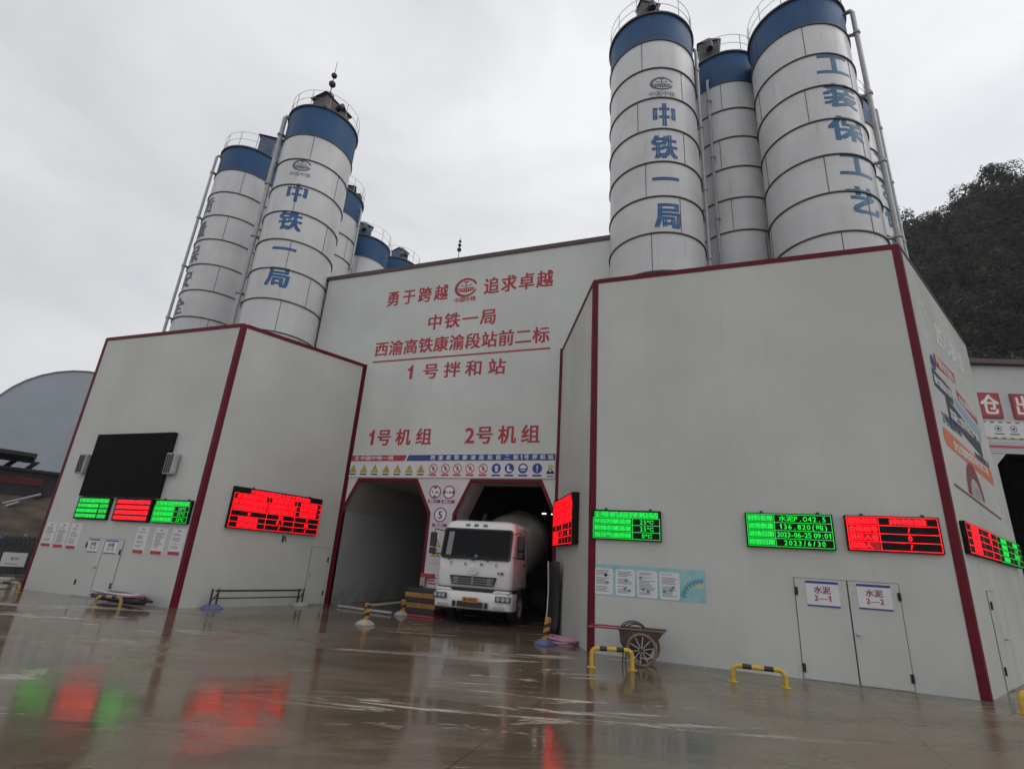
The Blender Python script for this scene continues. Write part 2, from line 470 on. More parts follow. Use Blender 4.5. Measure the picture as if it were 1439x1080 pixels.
# ------------------------------------------------------------------ mesh builder
class MB:
    def __init__(s):
        s.v, s.f, s.m = [], [], []
        s.T = Matrix.Identity(4)
        s.k = 0

    def add(s, vs, fs):
        o = len(s.v)
        s.v += [tuple(s.T @ Vector(p)) for p in vs]
        s.f += [tuple(i + o for i in q) for q in fs]
        s.m += [s.k] * len(fs)

    def box(s, a, b):
        x0, y0, z0 = a
        x1, y1, z1 = b
        s.add([(x0, y0, z0), (x1, y0, z0), (x1, y1, z0), (x0, y1, z0), (x0, y0, z1), (x1, y0, z1), (x1, y1, z1), (x0, y1, z1)],
              [(0, 3, 2, 1), (4, 5, 6, 7), (0, 1, 5, 4), (1, 2, 6, 5), (2, 3, 7, 6), (3, 0, 4, 7)])
        return s

    def prism(s, poly, z0, z1):
        n = len(poly)
        if sum(poly[i][0] * poly[(i + 1) % n][1] - poly[(i + 1) % n][0] * poly[i][1] for i in range(n)) < 0:
            poly = poly[::-1]
        s.add([(x, y, z0) for x, y in poly] + [(x, y, z1) for x, y in poly],
              [tuple(range(n))[::-1], tuple(range(n, 2 * n))] + [(i, (i + 1) % n, n + (i + 1) % n, n + i) for i in range(n)])
        return s

    def quad(s, u0, v0, u1, v1, w):
        s.add([(u0, v0, w), (u1, v0, w), (u1, v1, w), (u0, v1, w)], [(0, 1, 2, 3)])
        return s

    def poly(s, pts, w):
        n = len(pts)
        if sum(pts[i][0] * pts[(i + 1) % n][1] - pts[(i + 1) % n][0] * pts[i][1] for i in range(n)) < 0:
            pts = pts[::-1]
        s.add([(x, y, w) for x, y in pts], [tuple(range(n))])
        return s

    def tube(s, path, r, n=8, closed=False, caps=True):
        P = [Vector(p) for p in path]
        c = len(P)
        rs = r if isinstance(r, (list, tuple)) else [r] * c
        vs, fs = [], []
        ref = None
        for i in range(c):
            a = P[(i - 1) % c] if (i or closed) else P[i]
            b = P[(i + 1) % c] if (i < c - 1 or closed) else P[i]
            d = (b - a)
            if d.length < 1e-9:
                d = Vector((0, 0, 1))
            d.normalize()
            if ref is None:
                ref = d.orthogonal().normalized()
            x = ref - d * ref.dot(d)
            x = x.normalized() if x.length > 1e-6 else d.orthogonal().normalized()
            ref = x
            y = d.cross(x)
            for j in range(n):
                q = 2 * math.pi * j / n
                vs.append(tuple(P[i] + (x * math.cos(q) + y * math.sin(q)) * rs[i]))
        for i in range(c if closed else c - 1):
            for j in range(n):
                a, b = i * n + j, i * n + (j + 1) % n
                k = ((i + 1) % c) * n
                fs.append((a, b, k + (j + 1) % n, k + j))
        if caps and not closed:
            fs.append(tuple(range(n))[::-1])
            fs.append(tuple(range((c - 1) * n, c * n)))
        s.add(vs, fs)
        return s

    def lathe(s, prof, n=48, a0=0, a1=2 * math.pi):
        full = abs(a1 - a0 - 2 * math.pi) < 1e-6
        m = n if full else n + 1
        vs = [(r * math.cos(a0 + (a1 - a0) * j / n), r * math.sin(a0 + (a1 - a0) * j / n), z) for r, z in prof for j in range(m)]
        fs = []
        for i in range(len(prof) - 1):
            for j in range(n):
                a, b = i * m + j, i * m + (j + 1) % m
                fs.append((a, b, b + m, a + m))
        s.add(vs, fs)
        return s

    def disc(s, cx, cy, r, w, n=28, r0=0.0, a0=0.0, a1=2 * math.pi, sy=1.0):
        vs, fs = [], []
        for j in range(n + 1):
            q = a0 + (a1 - a0) * j / n
            vs += [(cx + r0 * math.cos(q), cy + sy * r0 * math.sin(q), w), (cx + r * math.cos(q), cy + sy * r * math.sin(q), w)]
        for j in range(n):
            fs.append((2 * j, 2 * j + 1, 2 * j + 3, 2 * j + 2))
        s.add(vs, fs)
        return s

    def sphere(s, c, r, n=14):
        prof = [(r * math.sin(math.pi * i / n), -r * math.cos(math.pi * i / n)) for i in range(n + 1)]
        T = s.T.copy()
        s.T = T @ Matrix.Translation(c)
        s.lathe(prof, n * 2)
        s.T = T
        return s

    def char(s, ch, u0, v0, u1, v1, w, bold=1, slim=1.0):
        """one character into its own cell"""
        if ch == ' ' or (ch, 0) not in GL:
            return s
        if bold:
            d = (.026 if bold == 1 else .016 if bold == 3 else .040) * (v1 - v0)
            for i, (dx, dy) in enumerate(((-d, -d * .6), (d, -d * .6), (-d, d * .6), (d, d * .6))):
                s.char(ch, u0 + dx, v0 + dy, u1 + dx, v1 + dy, w + .0004 * i, 0, slim)
            return s
        vs, fs = GL[ch, 0]
        cw, hh = u1 - u0, v1 - v0
        if ord(ch) < 128:
            b = _bb(ch, bold)
            k = hh * DK
            kx = min(k, cw * .92 / max(.05, b[1] - b[0]))
            mx_, cy = (b[0] + b[1]) / 2, DCY
            s.add([((x - mx_) * kx + (u0 + u1) / 2, (y - cy) * k + (v0 + v1) / 2, w) for x, y in vs], fs)
        else:
            kx, ky = GK * cw * slim, GK * hh
            s.add([((x - GCX) * kx + (u0 + u1) / 2, (y - GCY) * ky + (v0 + v1) / 2, w) for x, y in vs], fs)
        return s

    def text(s, txt, u0, v0, u1, v1, w, bold=1, gap=0.0):
        """a line of text filling the box, CJK cells square-ish, latin cells narrower"""
        wt = [1.0 if ord(c) > 127 else (.62 if c != ' ' else .4) for c in txt]
        unit = (u1 - u0) / (sum(wt) + gap * (len(txt) - 1))
        u = u0
        for c, q in zip(txt, wt):
            s.char(c, u, v0, u + q * unit, v1, w, bold)
            u += (q + gap) * unit
        return s

    def build(s, name, mats, parent=None, mw=None, smooth=None, bevel=0.0, post=None):
        me = bpy.data.meshes.new(name)
        me.from_pydata(s.v, [], s.f)
        for m in (mats if isinstance(mats, (list, tuple)) else [mats]):
            me.materials.append(M[m] if isinstance(m, str) else m)
        me.polygons.foreach_set('material_index', s.m)
        me.update()
        if smooth:
            me.polygons.foreach_set('use_smooth', [True] * len(me.polygons))
            me.set_sharp_from_angle(angle=R(smooth))
        o = bpy.data.objects.new(name, me)
        COL.objects.link(o)
        if parent:
            o.parent = parent
        if mw is not None:
            o.matrix_world = mw
        if bevel:
            b = o.modifiers.new('bevel', 'BEVEL')
            b.width = bevel
            b.segments = 2
            b.limit_method = 'ANGLE'
            b.angle_limit = R(40)
        return o


def mb(k=0):
    return MB()


def tag(o, label, cat, group=None):
    o['label'] = label
    o['category'] = cat
    if group:
        o['group'] = group
    return o


def thing(name, label, cat, mw=None, group=None):
    o = bpy.data.objects.new(name, None)
    COL.objects.link(o)
    o.empty_display_size = .2
    if mw is not None:
        o.matrix_world = mw
    return tag(o, label, cat, group)


def setting(o, kind='structure'):
    o['kind'] = kind
    return o


def place(x, y, z=0.0, rz=0.0):
    return Matrix.Translation((x, y, z)) @ Matrix.Rotation(rz, 4, 'Z')


def copy_tree(root, mw, label, group=None):
    r = root.copy()
    COL.objects.link(r)
    r.matrix_world = mw
    r['label'] = label
    if group:
        r['group'] = group
    for ch in list(root.children):
        c = ch.copy()
        COL.objects.link(c)
        c.parent = r
        for gch in list(ch.children):
            d = gch.copy()
            COL.objects.link(d)
            d.parent = c
    return r


# ------------------------------------------------------------------ plan of the plant (metres)
PT = dict(A0=(-22.55, 12.57), A1=(-15.23, 12.57), A2=(-13.94, 17.99), B0=(-4.956, 17.99), B1=(-2.912, 13.88),
          B2=(4.853, 13.88), B3=(8.30, 20.07), A9=(-26.2, 19.1))
HT = dict(A0=9.476, A1=9.383, A2=9.796, B0=9.814, B1=10.182, B2=10.156, B3=9.75, A9=9.3)


def frame(a, b):
    """wall frame: x along the wall, y up, z out of the wall"""
    A, B = Vector((*PT[a], 0)), Vector((*PT[b], 0))
    t = (B - A).normalized()
    n = Vector((t.y, -t.x, 0))
    m = Matrix.Identity(4)
    for i in range(3):
        m[i][0], m[i][1], m[i][2], m[i][3] = t[i], (0, 0, 1)[i], n[i], A[i]
    return m


def wlen(a, b):
    return (Vector(PT[b]) - Vector(PT[a])).length


def at_wall(a, b, u, v=0.0, w=0.0):
    return frame(a, b) @ Matrix.Translation((u, v, w))


FA, FL, FF, FR, FB, FE = frame('A0', 'A1'), frame('A1', 'A2'), frame('A2', 'B0'), frame('B0', 'B1'), frame('B1', 'B2'), frame('B2', 'B3')

# ------------------------------------------------------------------ ground
g = mb()
S = 400
g.add([(-S, -S, 0), (S, -S, 0), (S, S, 0), (-S, S, 0)], [(0, 1, 2, 3)])
setting(g.build('ground', 'ground'))


# ------------------------------------------------------------------ wall pieces
def wall(root, a, b, name='wall_panel', m='panel', th=.09):
    q = mb()
    Lw = wlen(a, b)
    q.prism([(0.0, 0.0), (Lw, 0.0), (Lw, HT[b]), (0.0, HT[a])], -th, 0)
    return q.build(name, m, root, frame(a, b))


def corner_trim(root, p, c, n, wd=.14, h=None, d=.014):
    """folded red angle over the corner c between walls p-c and c-n"""
    P, Cc, N = Vector(PT[p]), Vector(PT[c]), Vector(PT[n])
    t1, t2 = (Cc - P).normalized(), (N - Cc).normalized()
    n1, n2 = Vector((t1.y, -t1.x)), Vector((t2.y, -t2.x))
    k = Cc + (n1 + n2) * (d / (1 + n1.dot(n2)))
    kin = Cc - (n1 + n2) * (.003 / (1 + n1.dot(n2)))
    a, b = Cc - t1 * wd, Cc + t2 * wd
    poly = [tuple(a + n1 * d), tuple(k), tuple(b + n2 * d), tuple(b - n2 * .003), tuple(kin), tuple(a - n1 * .003)]
    q = mb().prism(poly, 0.004, (h or HT[c]) + .012)
    return q.build('corner_trim', 'red_trim', root, Matrix.Identity(4))


def top_trim(root, a, b, h=.12, in0=.142, in1=.142):
    Lw = wlen(a, b)
    f = lambda u: HT[a] + (HT[b] - HT[a]) * u / Lw
    u0, u1 = in0, Lw - in1
    q = mb().prism([(u0, f(u0) - h), (u1, f(u1) - h), (u1, f(u1) + .018), (u0, f(u0) + .018)], -.11, .02)
    return q.build('top_trim', 'red_trim', root, frame(a, b))


def door_leaf(root, F, u0, u1, v1, name='door', knob=None, hinges=(), v0=.03):
    q = mb().box((u0, v0, .004), (u1, v1, .022))
    d = q.build(name, 'panel', root, F, bevel=.004)
    # dark joint all round, drawn by the gap strips
    j = mb()
    j.box((u0 - .014, v0, .001), (u0 - .001, v1 + .012, .008)).box((u1 + .001, v0, .001), (u1 + .014, v1 + .012, .008))
    j.box((u0 - .001, v1 + .001, .001), (u1 + .001, v1 + .012, .008))
    j.build('door_gap', 'flange', d, F)
    if knob:
        k = mb()
        k.T = Matrix.Translation((knob[0], knob[1], .022))
        k.lathe([(0.0001, .0), (.035, 0), (.035, .012), (.016, .016), (.016, .04), (.03, .05), (.032, .07), (.02, .082), (.0001, .085)], 18)
        k.build('handle', 'galv', d, F, smooth=40)
    for hu, hv in hinges:
        k = mb().box((hu - .03, hv - .08, .022), (hu + .03, hv + .08, .04)).tube([(hu + .005, hv - .085, .045), (hu + .005, hv + .085, .045)], .014, 8)
        k.build('hinge', 'black', d, F)
    return d


# ------------------------------------------------------------------ left silo enclosure
lb = thing('silo_enclosure', 'smaller white panel enclosure with red corner trims around the left silos', 'building',
           place(-18.5, 15.5))
wall(lb, 'A0', 'A1', 'front_wall')
wall(lb, 'A1', 'A2', 'splayed_wall')
wall(lb, 'A9', 'A0', 'outer_wall')
corner_trim(lb, 'A9', 'A0', 'A1')
corner_trim(lb, 'A0', 'A1', 'A2')
corner_trim(lb, 'A1', 'A2', 'B0', .11)
top_trim(lb, 'A0', 'A1')
top_trim(lb, 'A1', 'A2', in1=.112)
top_trim(lb, 'A9', 'A0', in0=0)
door_leaf(lb, FA, 2.66, 3.54, 1.83, 'door', (3.46, .93), ((2.70, 1.6), (2.70, .42)))
door_leaf(lb, FA, 3.57, 4.45, 1.83, 'door', None, ((4.41, 1.45), (4.41, .42)))
door_leaf(lb, FL, 4.50, 5.34, 2.02, 'door', (4.58, 1.05), ((5.30, 1.6), (5.30, .4)))
mb().box((3.17, 2.12, .0), (3.22, 2.34, .05)).tube([(3.195, 2.3, .05), (3.195, 2.3, .16), (3.195, 2.14, .2)], .02, 8).build(
    'wall_hook', 'dark_steel', lb, FL)

# ------------------------------------------------------------------ right silo enclosure
rb = thing('silo_enclosure', 'larger white panel enclosure with red corner trims around the right silos', 'building',
           place(1.5, 17))
wall(rb, 'B0', 'B1', 'splayed_wall')
wall(rb, 'B1', 'B2', 'front_wall')
wall(rb, 'B2', 'B3', 'outer_wall')
corner_trim(rb, 'A2', 'B0', 'B1', .09)
corner_trim(rb, 'B0', 'B1', 'B2')
corner_trim(rb, 'B1', 'B2', 'B3', .155)
top_trim(rb, 'B0', 'B1', in0=.092)
top_trim(rb, 'B1', 'B2', in1=.157)
q = mb().prism([(.157, HT['B2'] - .06), (7.0, 9.70), (7.0, 9.77), (.157, HT['B2'] + .018)], -.11, .02)
q.build('top_trim', 'fascia', rb, FE)
door_leaf(rb, FB, 4.61, 5.61, 2.01, 'door', None, ((4.63, 1.74), (4.63, .22)), v0=.012)
door_leaf(rb, FB, 5.64, 6.56, 2.01, 'door', (5.71, .96), ((6.55, 1.76), (6.55, .24)), v0=.012)
door_leaf(rb, FE, 1.75, 2.65, 2.0, 'door', (2.55, 1.0), ((1.8, 1.7), (1.8, .4)))

# ------------------------------------------------------------------ main mixing building
mbld = thing('mixing_building', 'tall white mixing plant building with red lettering and two drive through bays', 'building',
             place(-9.45, 17.99))
UL, UR, HF, DEP = -3.02, 10.80, 14.52, 15.0
OL = [(.10, 0), (.10, 3.49), (.66, 4.69), (3.27, 4.69), (3.95, 3.50), (3.95, 0)]
OR = [(5.11, 0), (5.11, 3.49), (5.68, 4.69), (8.32, 4.69), (8.88, 3.50), (8.88, 0)]
q = mb()
pieces = [[(UL, 0), (.0, 0), (.0, 4.69), (UL, 4.69)], [(0, 0), (.10, 0), (.10, 3.49), (0, 3.49)],
          [(0, 3.49), (.10, 3.49), (.66, 4.69), (0, 4.69)],
          [(3.95, 0), (5.11, 0), (5.11, 3.49), (3.95, 3.50)], [(3.95, 3.50), (5.11, 3.49), (5.68, 4.69), (3.27, 4.69)],
          [(8.88, 0), (8.984, 0), (8.984, 3.50), (8.88, 3.50)], [(8.88, 3.50), (8.984, 3.50), (8.984, 4.69), (8.32, 4.69)],
          [(8.984, 0), (UR, 0), (UR, 4.69), (8.984, 4.69)], [(UL, 4.69), (UR, 4.69), (UR, HF), (UL, HF)]]
for pc in pieces:
    q.poly(pc, 0.0)
    q.add([(x, y, -.12) for x, y in pc], [tuple(range(len(pc)))[::-1]])
for a, b in (((UL, 0), (UL, HF)), ((UR, HF), (UR, 0)), ((UL, HF), (UR, HF))):
    q.add([(a[0], a[1], 0), (a[0], a[1], -.12), (b[0], b[1], -.12), (b[0], b[1], 0)], [(0, 1, 2, 3)])
for O in (OL, OR):
    for a, b in zip(O[:-1], O[1:]):
        q.add([(a[0], a[1], 0), (b[0], b[1], 0), (b[0], b[1], -.12), (a[0], a[1], -.12)], [(0, 1, 2, 3)])
q.build('front_wall', 'facade', mbld, FF)
mb().box((UL, 0, -DEP), (UL + .09, HF, -.121)).build('side_wall', 'facade', mbld, FF)
mb().box((UR - .09, 0, -DEP), (UR, HF, -.121)).build('side_wall', 'facade', mbld, FF)
mb().box((UL, 0, -DEP - .1), (UR, HF, -DEP - .001)).build('back_wall', 'facade', mbld, FF)
mb().box((UL - .15, HF + .002, -DEP - .2), (UR + .03, HF + .10, .03)).build('roof', 'fascia', mbld, FF)
mb().prism([(UL - .1, HF - .11), (UR + .01, HF - .11), (UR + .01, HF + .001), (UL - .1, HF + .001)], .003, .05).build('fascia', 'fascia', mbld, FF)
mb().box((UL - .012, 4, -.1), (UL + .07, HF - .115, .012)).build('corner_trim', 'fascia', mbld, FF)


def band(path, wd, w0, w1):
    """flat strip of constant width outside an opening outline"""
    q = mb()
    P = [Vector(p) for p in path]
    off = []
    for i, p in enumerate(P):
        ns = []
        if i:
            d = (P[i] - P[i - 1]).normalized()
            ns.append(Vector((-d.y, d.x)))
        if i < len(P) - 1:
            d = (P[i + 1] - P[i]).normalized()
            ns.append(Vector((-d.y, d.x)))
        n = ns[0] if len(ns) == 1 else (ns[0] + ns[1]) / (1 + ns[0].dot(ns[1]))
        off.append(p + n * wd)
    for i in range(len(P) - 1):
        a, b, c, d = P[i], P[i + 1], off[i + 1], off[i]
        q.add([(a.x, a.y, w1), (b.x, b.y, w1), (c.x, c.y, w1), (d.x, d.y, w1)], [(0, 1, 2, 3)])
        q.add([(a.x, a.y, w0), (b.x, b.y, w0), (b.x, b.y, w1), (a.x, a.y, w1)], [(0, 1, 2, 3)])
        q.add([(d.x, d.y, w1), (c.x, c.y, w1), (c.x, c.y, .0), (d.x, d.y, .0)], [(0, 1, 2, 3)])
    return q


ins = lambda O, d: [(x + (d if x < (O[0][0] + O[-1][0]) / 2 else -d), y - (d if y > 4 else (d * .4 if y > 3 else 0))) for x, y in O]
band(ins(OL, .0), .12, -.13, .016).build('bay_trim', 'red_trim', mbld, FF)
band(ins(OR, .0), .12, -.13, .016).build('bay_trim', 'red_trim', mbld, FF)


def lining(O, depth, name, floor0=-.135):
    q = mb()
    for a, b in zip(O[:-1], O[1:]):
        q.add([(a[0], a[1], floor0), (b[0], b[1], floor0), (b[0], b[1], -depth), (a[0], a[1], -depth)], [(0, 1, 2, 3)])
    return q.build(name, 'lining', mbld, FF)


lining([(.03, 0), (.03, 3.52), (.60, 4.74), (3.33, 4.74), (4.0, 3.52), (4.0, 0)], 11.5, 'bay_lining')
lining([(5.06, 0), (5.06, 3.52), (5.62, 4.74), (8.38, 4.74), (8.93, 3.52), (8.93, 0)], 1.3, 'bay_lining')
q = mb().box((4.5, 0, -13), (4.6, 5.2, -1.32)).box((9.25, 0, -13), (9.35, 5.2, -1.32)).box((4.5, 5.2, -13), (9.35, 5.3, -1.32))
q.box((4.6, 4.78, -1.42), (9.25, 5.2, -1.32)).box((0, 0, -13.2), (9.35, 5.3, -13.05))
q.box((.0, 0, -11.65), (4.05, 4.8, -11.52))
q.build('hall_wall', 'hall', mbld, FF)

# red lettering painted on the front
W0 = .004
def row(chars, u, pitch, wd, v0, v1):
    q = mb()
    for i, ch in enumerate(chars):
        uu = u[i] if isinstance(u, tuple) else u + i * pitch
        ww = wd[i] if isinstance(wd, tuple) else wd
        q.char(ch, uu, v0, uu + ww, v1, W0)
    q.build('lettering', 'letter_red', mbld, FF)


row(ROW1A, .62, .812, .66, 12.56, 13.34)
row(ROW1B, 5.43, .785, .70, 12.58, 13.38)
row(ROW2, 2.88, .835, .74, 11.16, 11.90)
row(ROW3, .38, .736, .70, 10.12, 10.84)
row(ROW4, (2.1, 2.96, 3.95, 4.93, 5.93), 0, (.5, .76, .76, .76, .76), 8.92, 9.62)
row(ROW5A, (.66, 1.17, 2.08, 3.02), 0, (.5, .70, .70, .72), 6.12, 6.82)
row(ROW5B, (5.10, 5.66, 6.58, 7.50), 0, (.6, .72, .72, .74), 6.12, 6.84)
mb().box((.37, 9.86, .002), (8.5, 9.925, .012)).build('underline', 'letter_red', mbld, FF)


def emblem(q, cx, cy, r, w, k_ring=0, k_leaf=0, sy=.86):
    """open ring, hammer-like upright, wings and a toothed base"""
    q.k = k_ring
    a = R(16)
    n = 30
    vs, fs = [], []
    for j in range(n + 1):
        t = a + (2 * math.pi - 2 * a) * j / n
        th = r * (.16 + .12 * math.sin(math.pi * j / n))
        vs += [(cx + (r - th) * math.cos(t), cy + sy * (r - th) * math.sin(t), w), (cx + r * math.cos(t), cy + sy * r * math.sin(t), w)]
    for j in range(n):
        fs.append((2 * j, 2 * j + 1, 2 * j + 3, 2 * j + 2))
    q.add(vs, fs)
    q.quad(cx - .05 * r, cy - .02 * r, cx + .05 * r, cy + .52 * r, w)
    q.quad(cx - .22 * r, cy + .46 * r, cx + .22 * r, cy + .56 * r, w + .001)
    q.quad(cx - .70 * r, cy - .10 * r, cx + .78 * r, cy - .03 * r, w)
    for i in range(7):
        x = cx + (-.58 + .19 * i) * r
        q.quad(x, cy - (.46 - .05 * abs(i - 3)) * r, x + .13 * r, cy - .12 * r, w + .001)
    q.quad(cx - .52 * r, cy - .36 * r, cx + .55 * r, cy - .27 * r, w + .002)
    q.k = k_leaf
    for s in (-1, 1):
        q.poly([(cx + s * .10 * r, cy + .16 * r), (cx + s * .5 * r, cy + .27 * r), (cx + s * .52 * r, cy + .19 * r), (cx + s * .14 * r, cy + .09 * r)], w + .001)
    q.k = k_ring


q = mb()
emblem(q, 4.57, 13.06, .54, W0, 0, 1)
q.text('中国中铁', 4.06, 12.36, 5.10, 12.60, W0)
q.build('emblem', ['letter_red', 'letter_green'], mbld, FF)

# ------------------------------------------------------------------ safety board over the bays
sb = thing('safety_board', 'long white safety board of pictograms with red and blue heading above the two bays', 'sign board', FF @ Matrix.Translation((0, 0, .03)))
mb().box((.125, 4.84, -.027), (8.87, 5.735, .02)).build('board', 'paper', sb, sb.matrix_world)
mb().poly([(.13, 5.49), (2.66, 5.49), (2.76, 5.73), (.13, 5.73)], .023).build('red_heading', 'sign_red', sb, sb.matrix_world)
mb().poly([(2.74, 5.49), (8.865, 5.49), (8.865, 5.73), (2.84, 5.73)], .023).build('blue_heading', 'sign_blue', sb, sb.matrix_world)
q = mb()
q.text('中国中铁一局', .55, 5.53, 2.15, 5.70, .026)
q.disc(.40, 5.615, .085, .026, 16, .05)
q.build('heading_text', 'letter_white', sb, sb.matrix_world)
q = mb()
for i, ch in enumerate('西渝高铁康渝段站前二标'):
    q.char(ch, 3.82 + i * .345, 5.52, 4.02 + i * .345, 5.71, .026)
for ch, u in zip('1号拌和站', (7.52, 7.68, 8.0, 8.3, 8.6)):
    q.char(ch, u, 5.52, u + (.12 if ch == '1' else .2), 5.71, .026)
q.build('heading_text', 'letter_white', sb, sb.matrix_world)


def tri(q, cx, cy, r, w):
    q.poly([(cx + r * math.cos(R(a)), cy + r * math.sin(R(a))) for a in (90, 210, 330)], w)


for i, cx in enumerate((.29, .81, 1.33, 1.87, 2.39, 2.93, 3.45)):
    q = mb()
    q.k = 1
    tri(q, cx, 5.14, .20, .022)
    q.k = 0
    tri(q, cx, 5.14, .155, .024)
    q.k = 1
    if i % 3 == 0:
        q.disc(cx, 5.18, .022, .026, 10)
        q.poly([(cx - .05, 5.09), (cx + .05, 5.09), (cx + .02, 5.16), (cx - .02, 5.16)], .026)
    elif i % 3 == 1:
        q.poly([(cx + .02, 5.23), (cx - .04, 5.14), (cx, 5.14), (cx - .02, 5.07), (cx + .04, 5.16), (cx, 5.16)], .026)
    else:
        q.quad(cx - .014, 5.13, cx + .014, 5.22, .026)
        q.disc(cx, 5.095, .017, .026, 8)
    q.quad(cx - .15, 4.93, cx + .15, 4.985, .024)
    q.build('warning_triangle', ['sign_yellow', 'black_ink'], sb, sb.matrix_world)
for i, cx in enumerate((3.99, 4.52, 5.03, 5.56, 6.09)):
    q = mb()
    q.k = 1
    q.disc(cx, 5.19, .19, .022, 28)
    q.k = 0
    q.disc(cx, 5.19, .185, .025, 28, .15)
    q.k = 2
    q.disc(cx + .01 * (i % 2), 5.27, .028, .024, 10)
    q.poly([(cx - .07 + .02 * (i % 3), 5.24), (cx + .05, 5.23), (cx + .07, 5.08), (cx + .02, 5.16), (cx - .05, 5.07), (cx - .03, 5.16)], .0235)
    q.k = 0
    q.poly([(cx - .12, 5.29), (cx - .095, 5.315), (cx + .12, 5.09), (cx + .095, 5.065)], .026)
    q.quad(cx - .16, 4.915, cx + .16, 4.98, .024)
    q.build('prohibition_sign', ['sign_red', 'letter_white', 'black_ink'], sb, sb.matrix_world)
for i, cx in enumerate((6.62, 7.14, 7.67, 8.21)):
    q = mb()
    q.disc(cx, 5.2, .185, .023, 28)
    q.quad(cx - .17, 4.91, cx + .17, 4.975, .024)
    q.k = 1
    if i == 0:
        q.disc(cx + .01, 5.23, .07, .026, 14, 0, R(-60), R(240))
        q.quad(cx - .03, 5.08, cx + .06, 5.19, .026)
    elif i == 1:
        q.poly([(cx - .09, 5.09), (cx + .1, 5.09), (cx + .1, 5.13), (cx - .01, 5.17), (cx - .01, 5.31), (cx - .09, 5.31)], .026)
    elif i == 2:
        q.disc(cx, 5.2, .13, .026, 16, 0, 0, math.pi)
        q.quad(cx - .09, 5.12, cx + .09, 5.155, .026)
    else:
        q.quad(cx - .02, 5.15, cx + .02, 5.31, .026)
        q.disc(cx, 5.1, .024, .026, 10)
    q.build('mandatory_sign', ['sign_blue', 'letter_white'], sb, sb.matrix_world)
q = mb()
q.disc(8.70, 5.23, .075, .023, 16)
q.poly([(8.55, 5.0), (8.86, 5.0), (8.82, 5.11), (8.74, 5.15), (8.66, 5.15), (8.59, 5.11)], .023)
q.quad(8.59, 4.895, 8.83, 4.935, .023)
q.k = 1
q.disc(8.70, 5.26, .10, .025, 14, 0, 0, math.pi)
q.quad(8.59, 5.245, 8.81, 5.265, .026)
q.k = 2
q.poly([(8.65, 5.15), (8.75, 5.15), (8.70, 5.06)], .025)
q.quad(8.655, 5.2, 8.745, 5.24, .025)
q.build('worker_figure', ['black_ink', 'sign_yellow', 'letter_white'], sb, sb.matrix_world)


# ------------------------------------------------------------------ signs on the pillar between the bays
def flat_sign(name, label, cat, F, u0, v0, u1, v1, m, w=.012, group=None):
    t = thing(name, label, cat, F @ Matrix.Translation(((u0 + u1) / 2, v0, .003)), group)
    mb().box((u0, v0, .002), (u1, v1, w)).build('sheet', m, t, F)
    return t


ps = flat_sign('limit_sign', 'pale lilac sheet with height and width limit roundels at the top of the bay pillar', 'sign', FF, 3.84, 3.86, 5.12, 4.60, 'paper_lilac')
for cx, kind in ((4.17, 0), (4.76, 1)):
    q = mb()
    q.k = 1
    q.disc(cx, 4.30, .235, .015, 32)
    q.k = 0
    q.disc(cx, 4.30, .25, .018, 32, .205)
    q.k = 2
    if kind == 0:
        for s in (-1, 1):
            q.poly([(cx - .09, 4.30 + s * .19), (cx + .09, 4.30 + s * .19), (cx, 4.30 + s * .11)], .019)
        q.text('4.2m', cx - .15, 4.24, cx + .15, 4.36, .019)
    else:
        for s in (-1, 1):
            q.poly([(cx + s * .20, 4.22), (cx + s * .20, 4.38), (cx + s * .12, 4.30)], .019)
        q.text('3.8m', cx - .12, 4.25, cx + .12, 4.35, .019)
    q.build('roundel', ['sign_purple', 'letter_white', 'black_ink'], ps, FF)
    q = mb()
    q.quad(cx - .27, 3.895, cx + .27, 4.01, .015)
    q.k = 1
    q.text('限高4.2米' if kind == 0 else '限宽3.8米', cx - .2, 3.905, cx + .2, 4.0, .018)
    q.build('caption', ['sign_purple', 'letter_white'], ps, FF)
sp = flat_sign('speed_sign', 'pale lilac sheet with a speed limit 5 roundel on the bay pillar', 'sign', FF, 4.13, 2.98, 4.86, 3.80, 'paper_lilac')
q = mb()
q.k = 1
q.disc(4.49, 3.46, .25, .015, 32)
q.k = 0
q.disc(4.49, 3.46, .27, .018, 32, .225)
q.k = 2
q.char('5', 4.36, 3.30, 4.62, 3.62, .019)
q.build('roundel', ['sign_purple', 'letter_white', 'black_ink'], sp, FF)
q = mb().quad(4.2, 3.03, 4.8, 3.14, .015)
q.k = 1
q.text('限速5', 4.3, 3.04, 4.7, 3.13, .018)
q.build('caption', ['sign_purple', 'letter_white'], sp, FF)
ws = flat_sign('hazard_sign', 'narrow lilac sheet with two yellow warning triangles on the pillar beside the truck cab', 'sign', FF, 4.13, 1.75, 4.62, 2.93, 'paper_lilac')
for cy in (2.42, 2.08):
    q = mb()
    q.k = 1
    tri(q, 4.45, cy, .20, .015)
    q.k = 0
    tri(q, 4.45, cy, .155, .018)
    q.k = 1
    q.quad(4.435, cy, 4.465, cy + .08, .02)
    q.build('warning_triangle', ['sign_yellow', 'black_ink'], ws, FF)
ns = flat_sign('small_notice', 'small white notice with pink text low on the bay pillar left of the truck', 'notice', FF, 4.25, .95, 4.62, 1.45, 'paper')
q = mb()
for k in range(4):
    q.quad(4.28, 1.02 + k * .1, 4.59 - .05 * (k % 2), 1.07 + k * .1, .015)
q.build('print', 'sign_red', ns, FF)


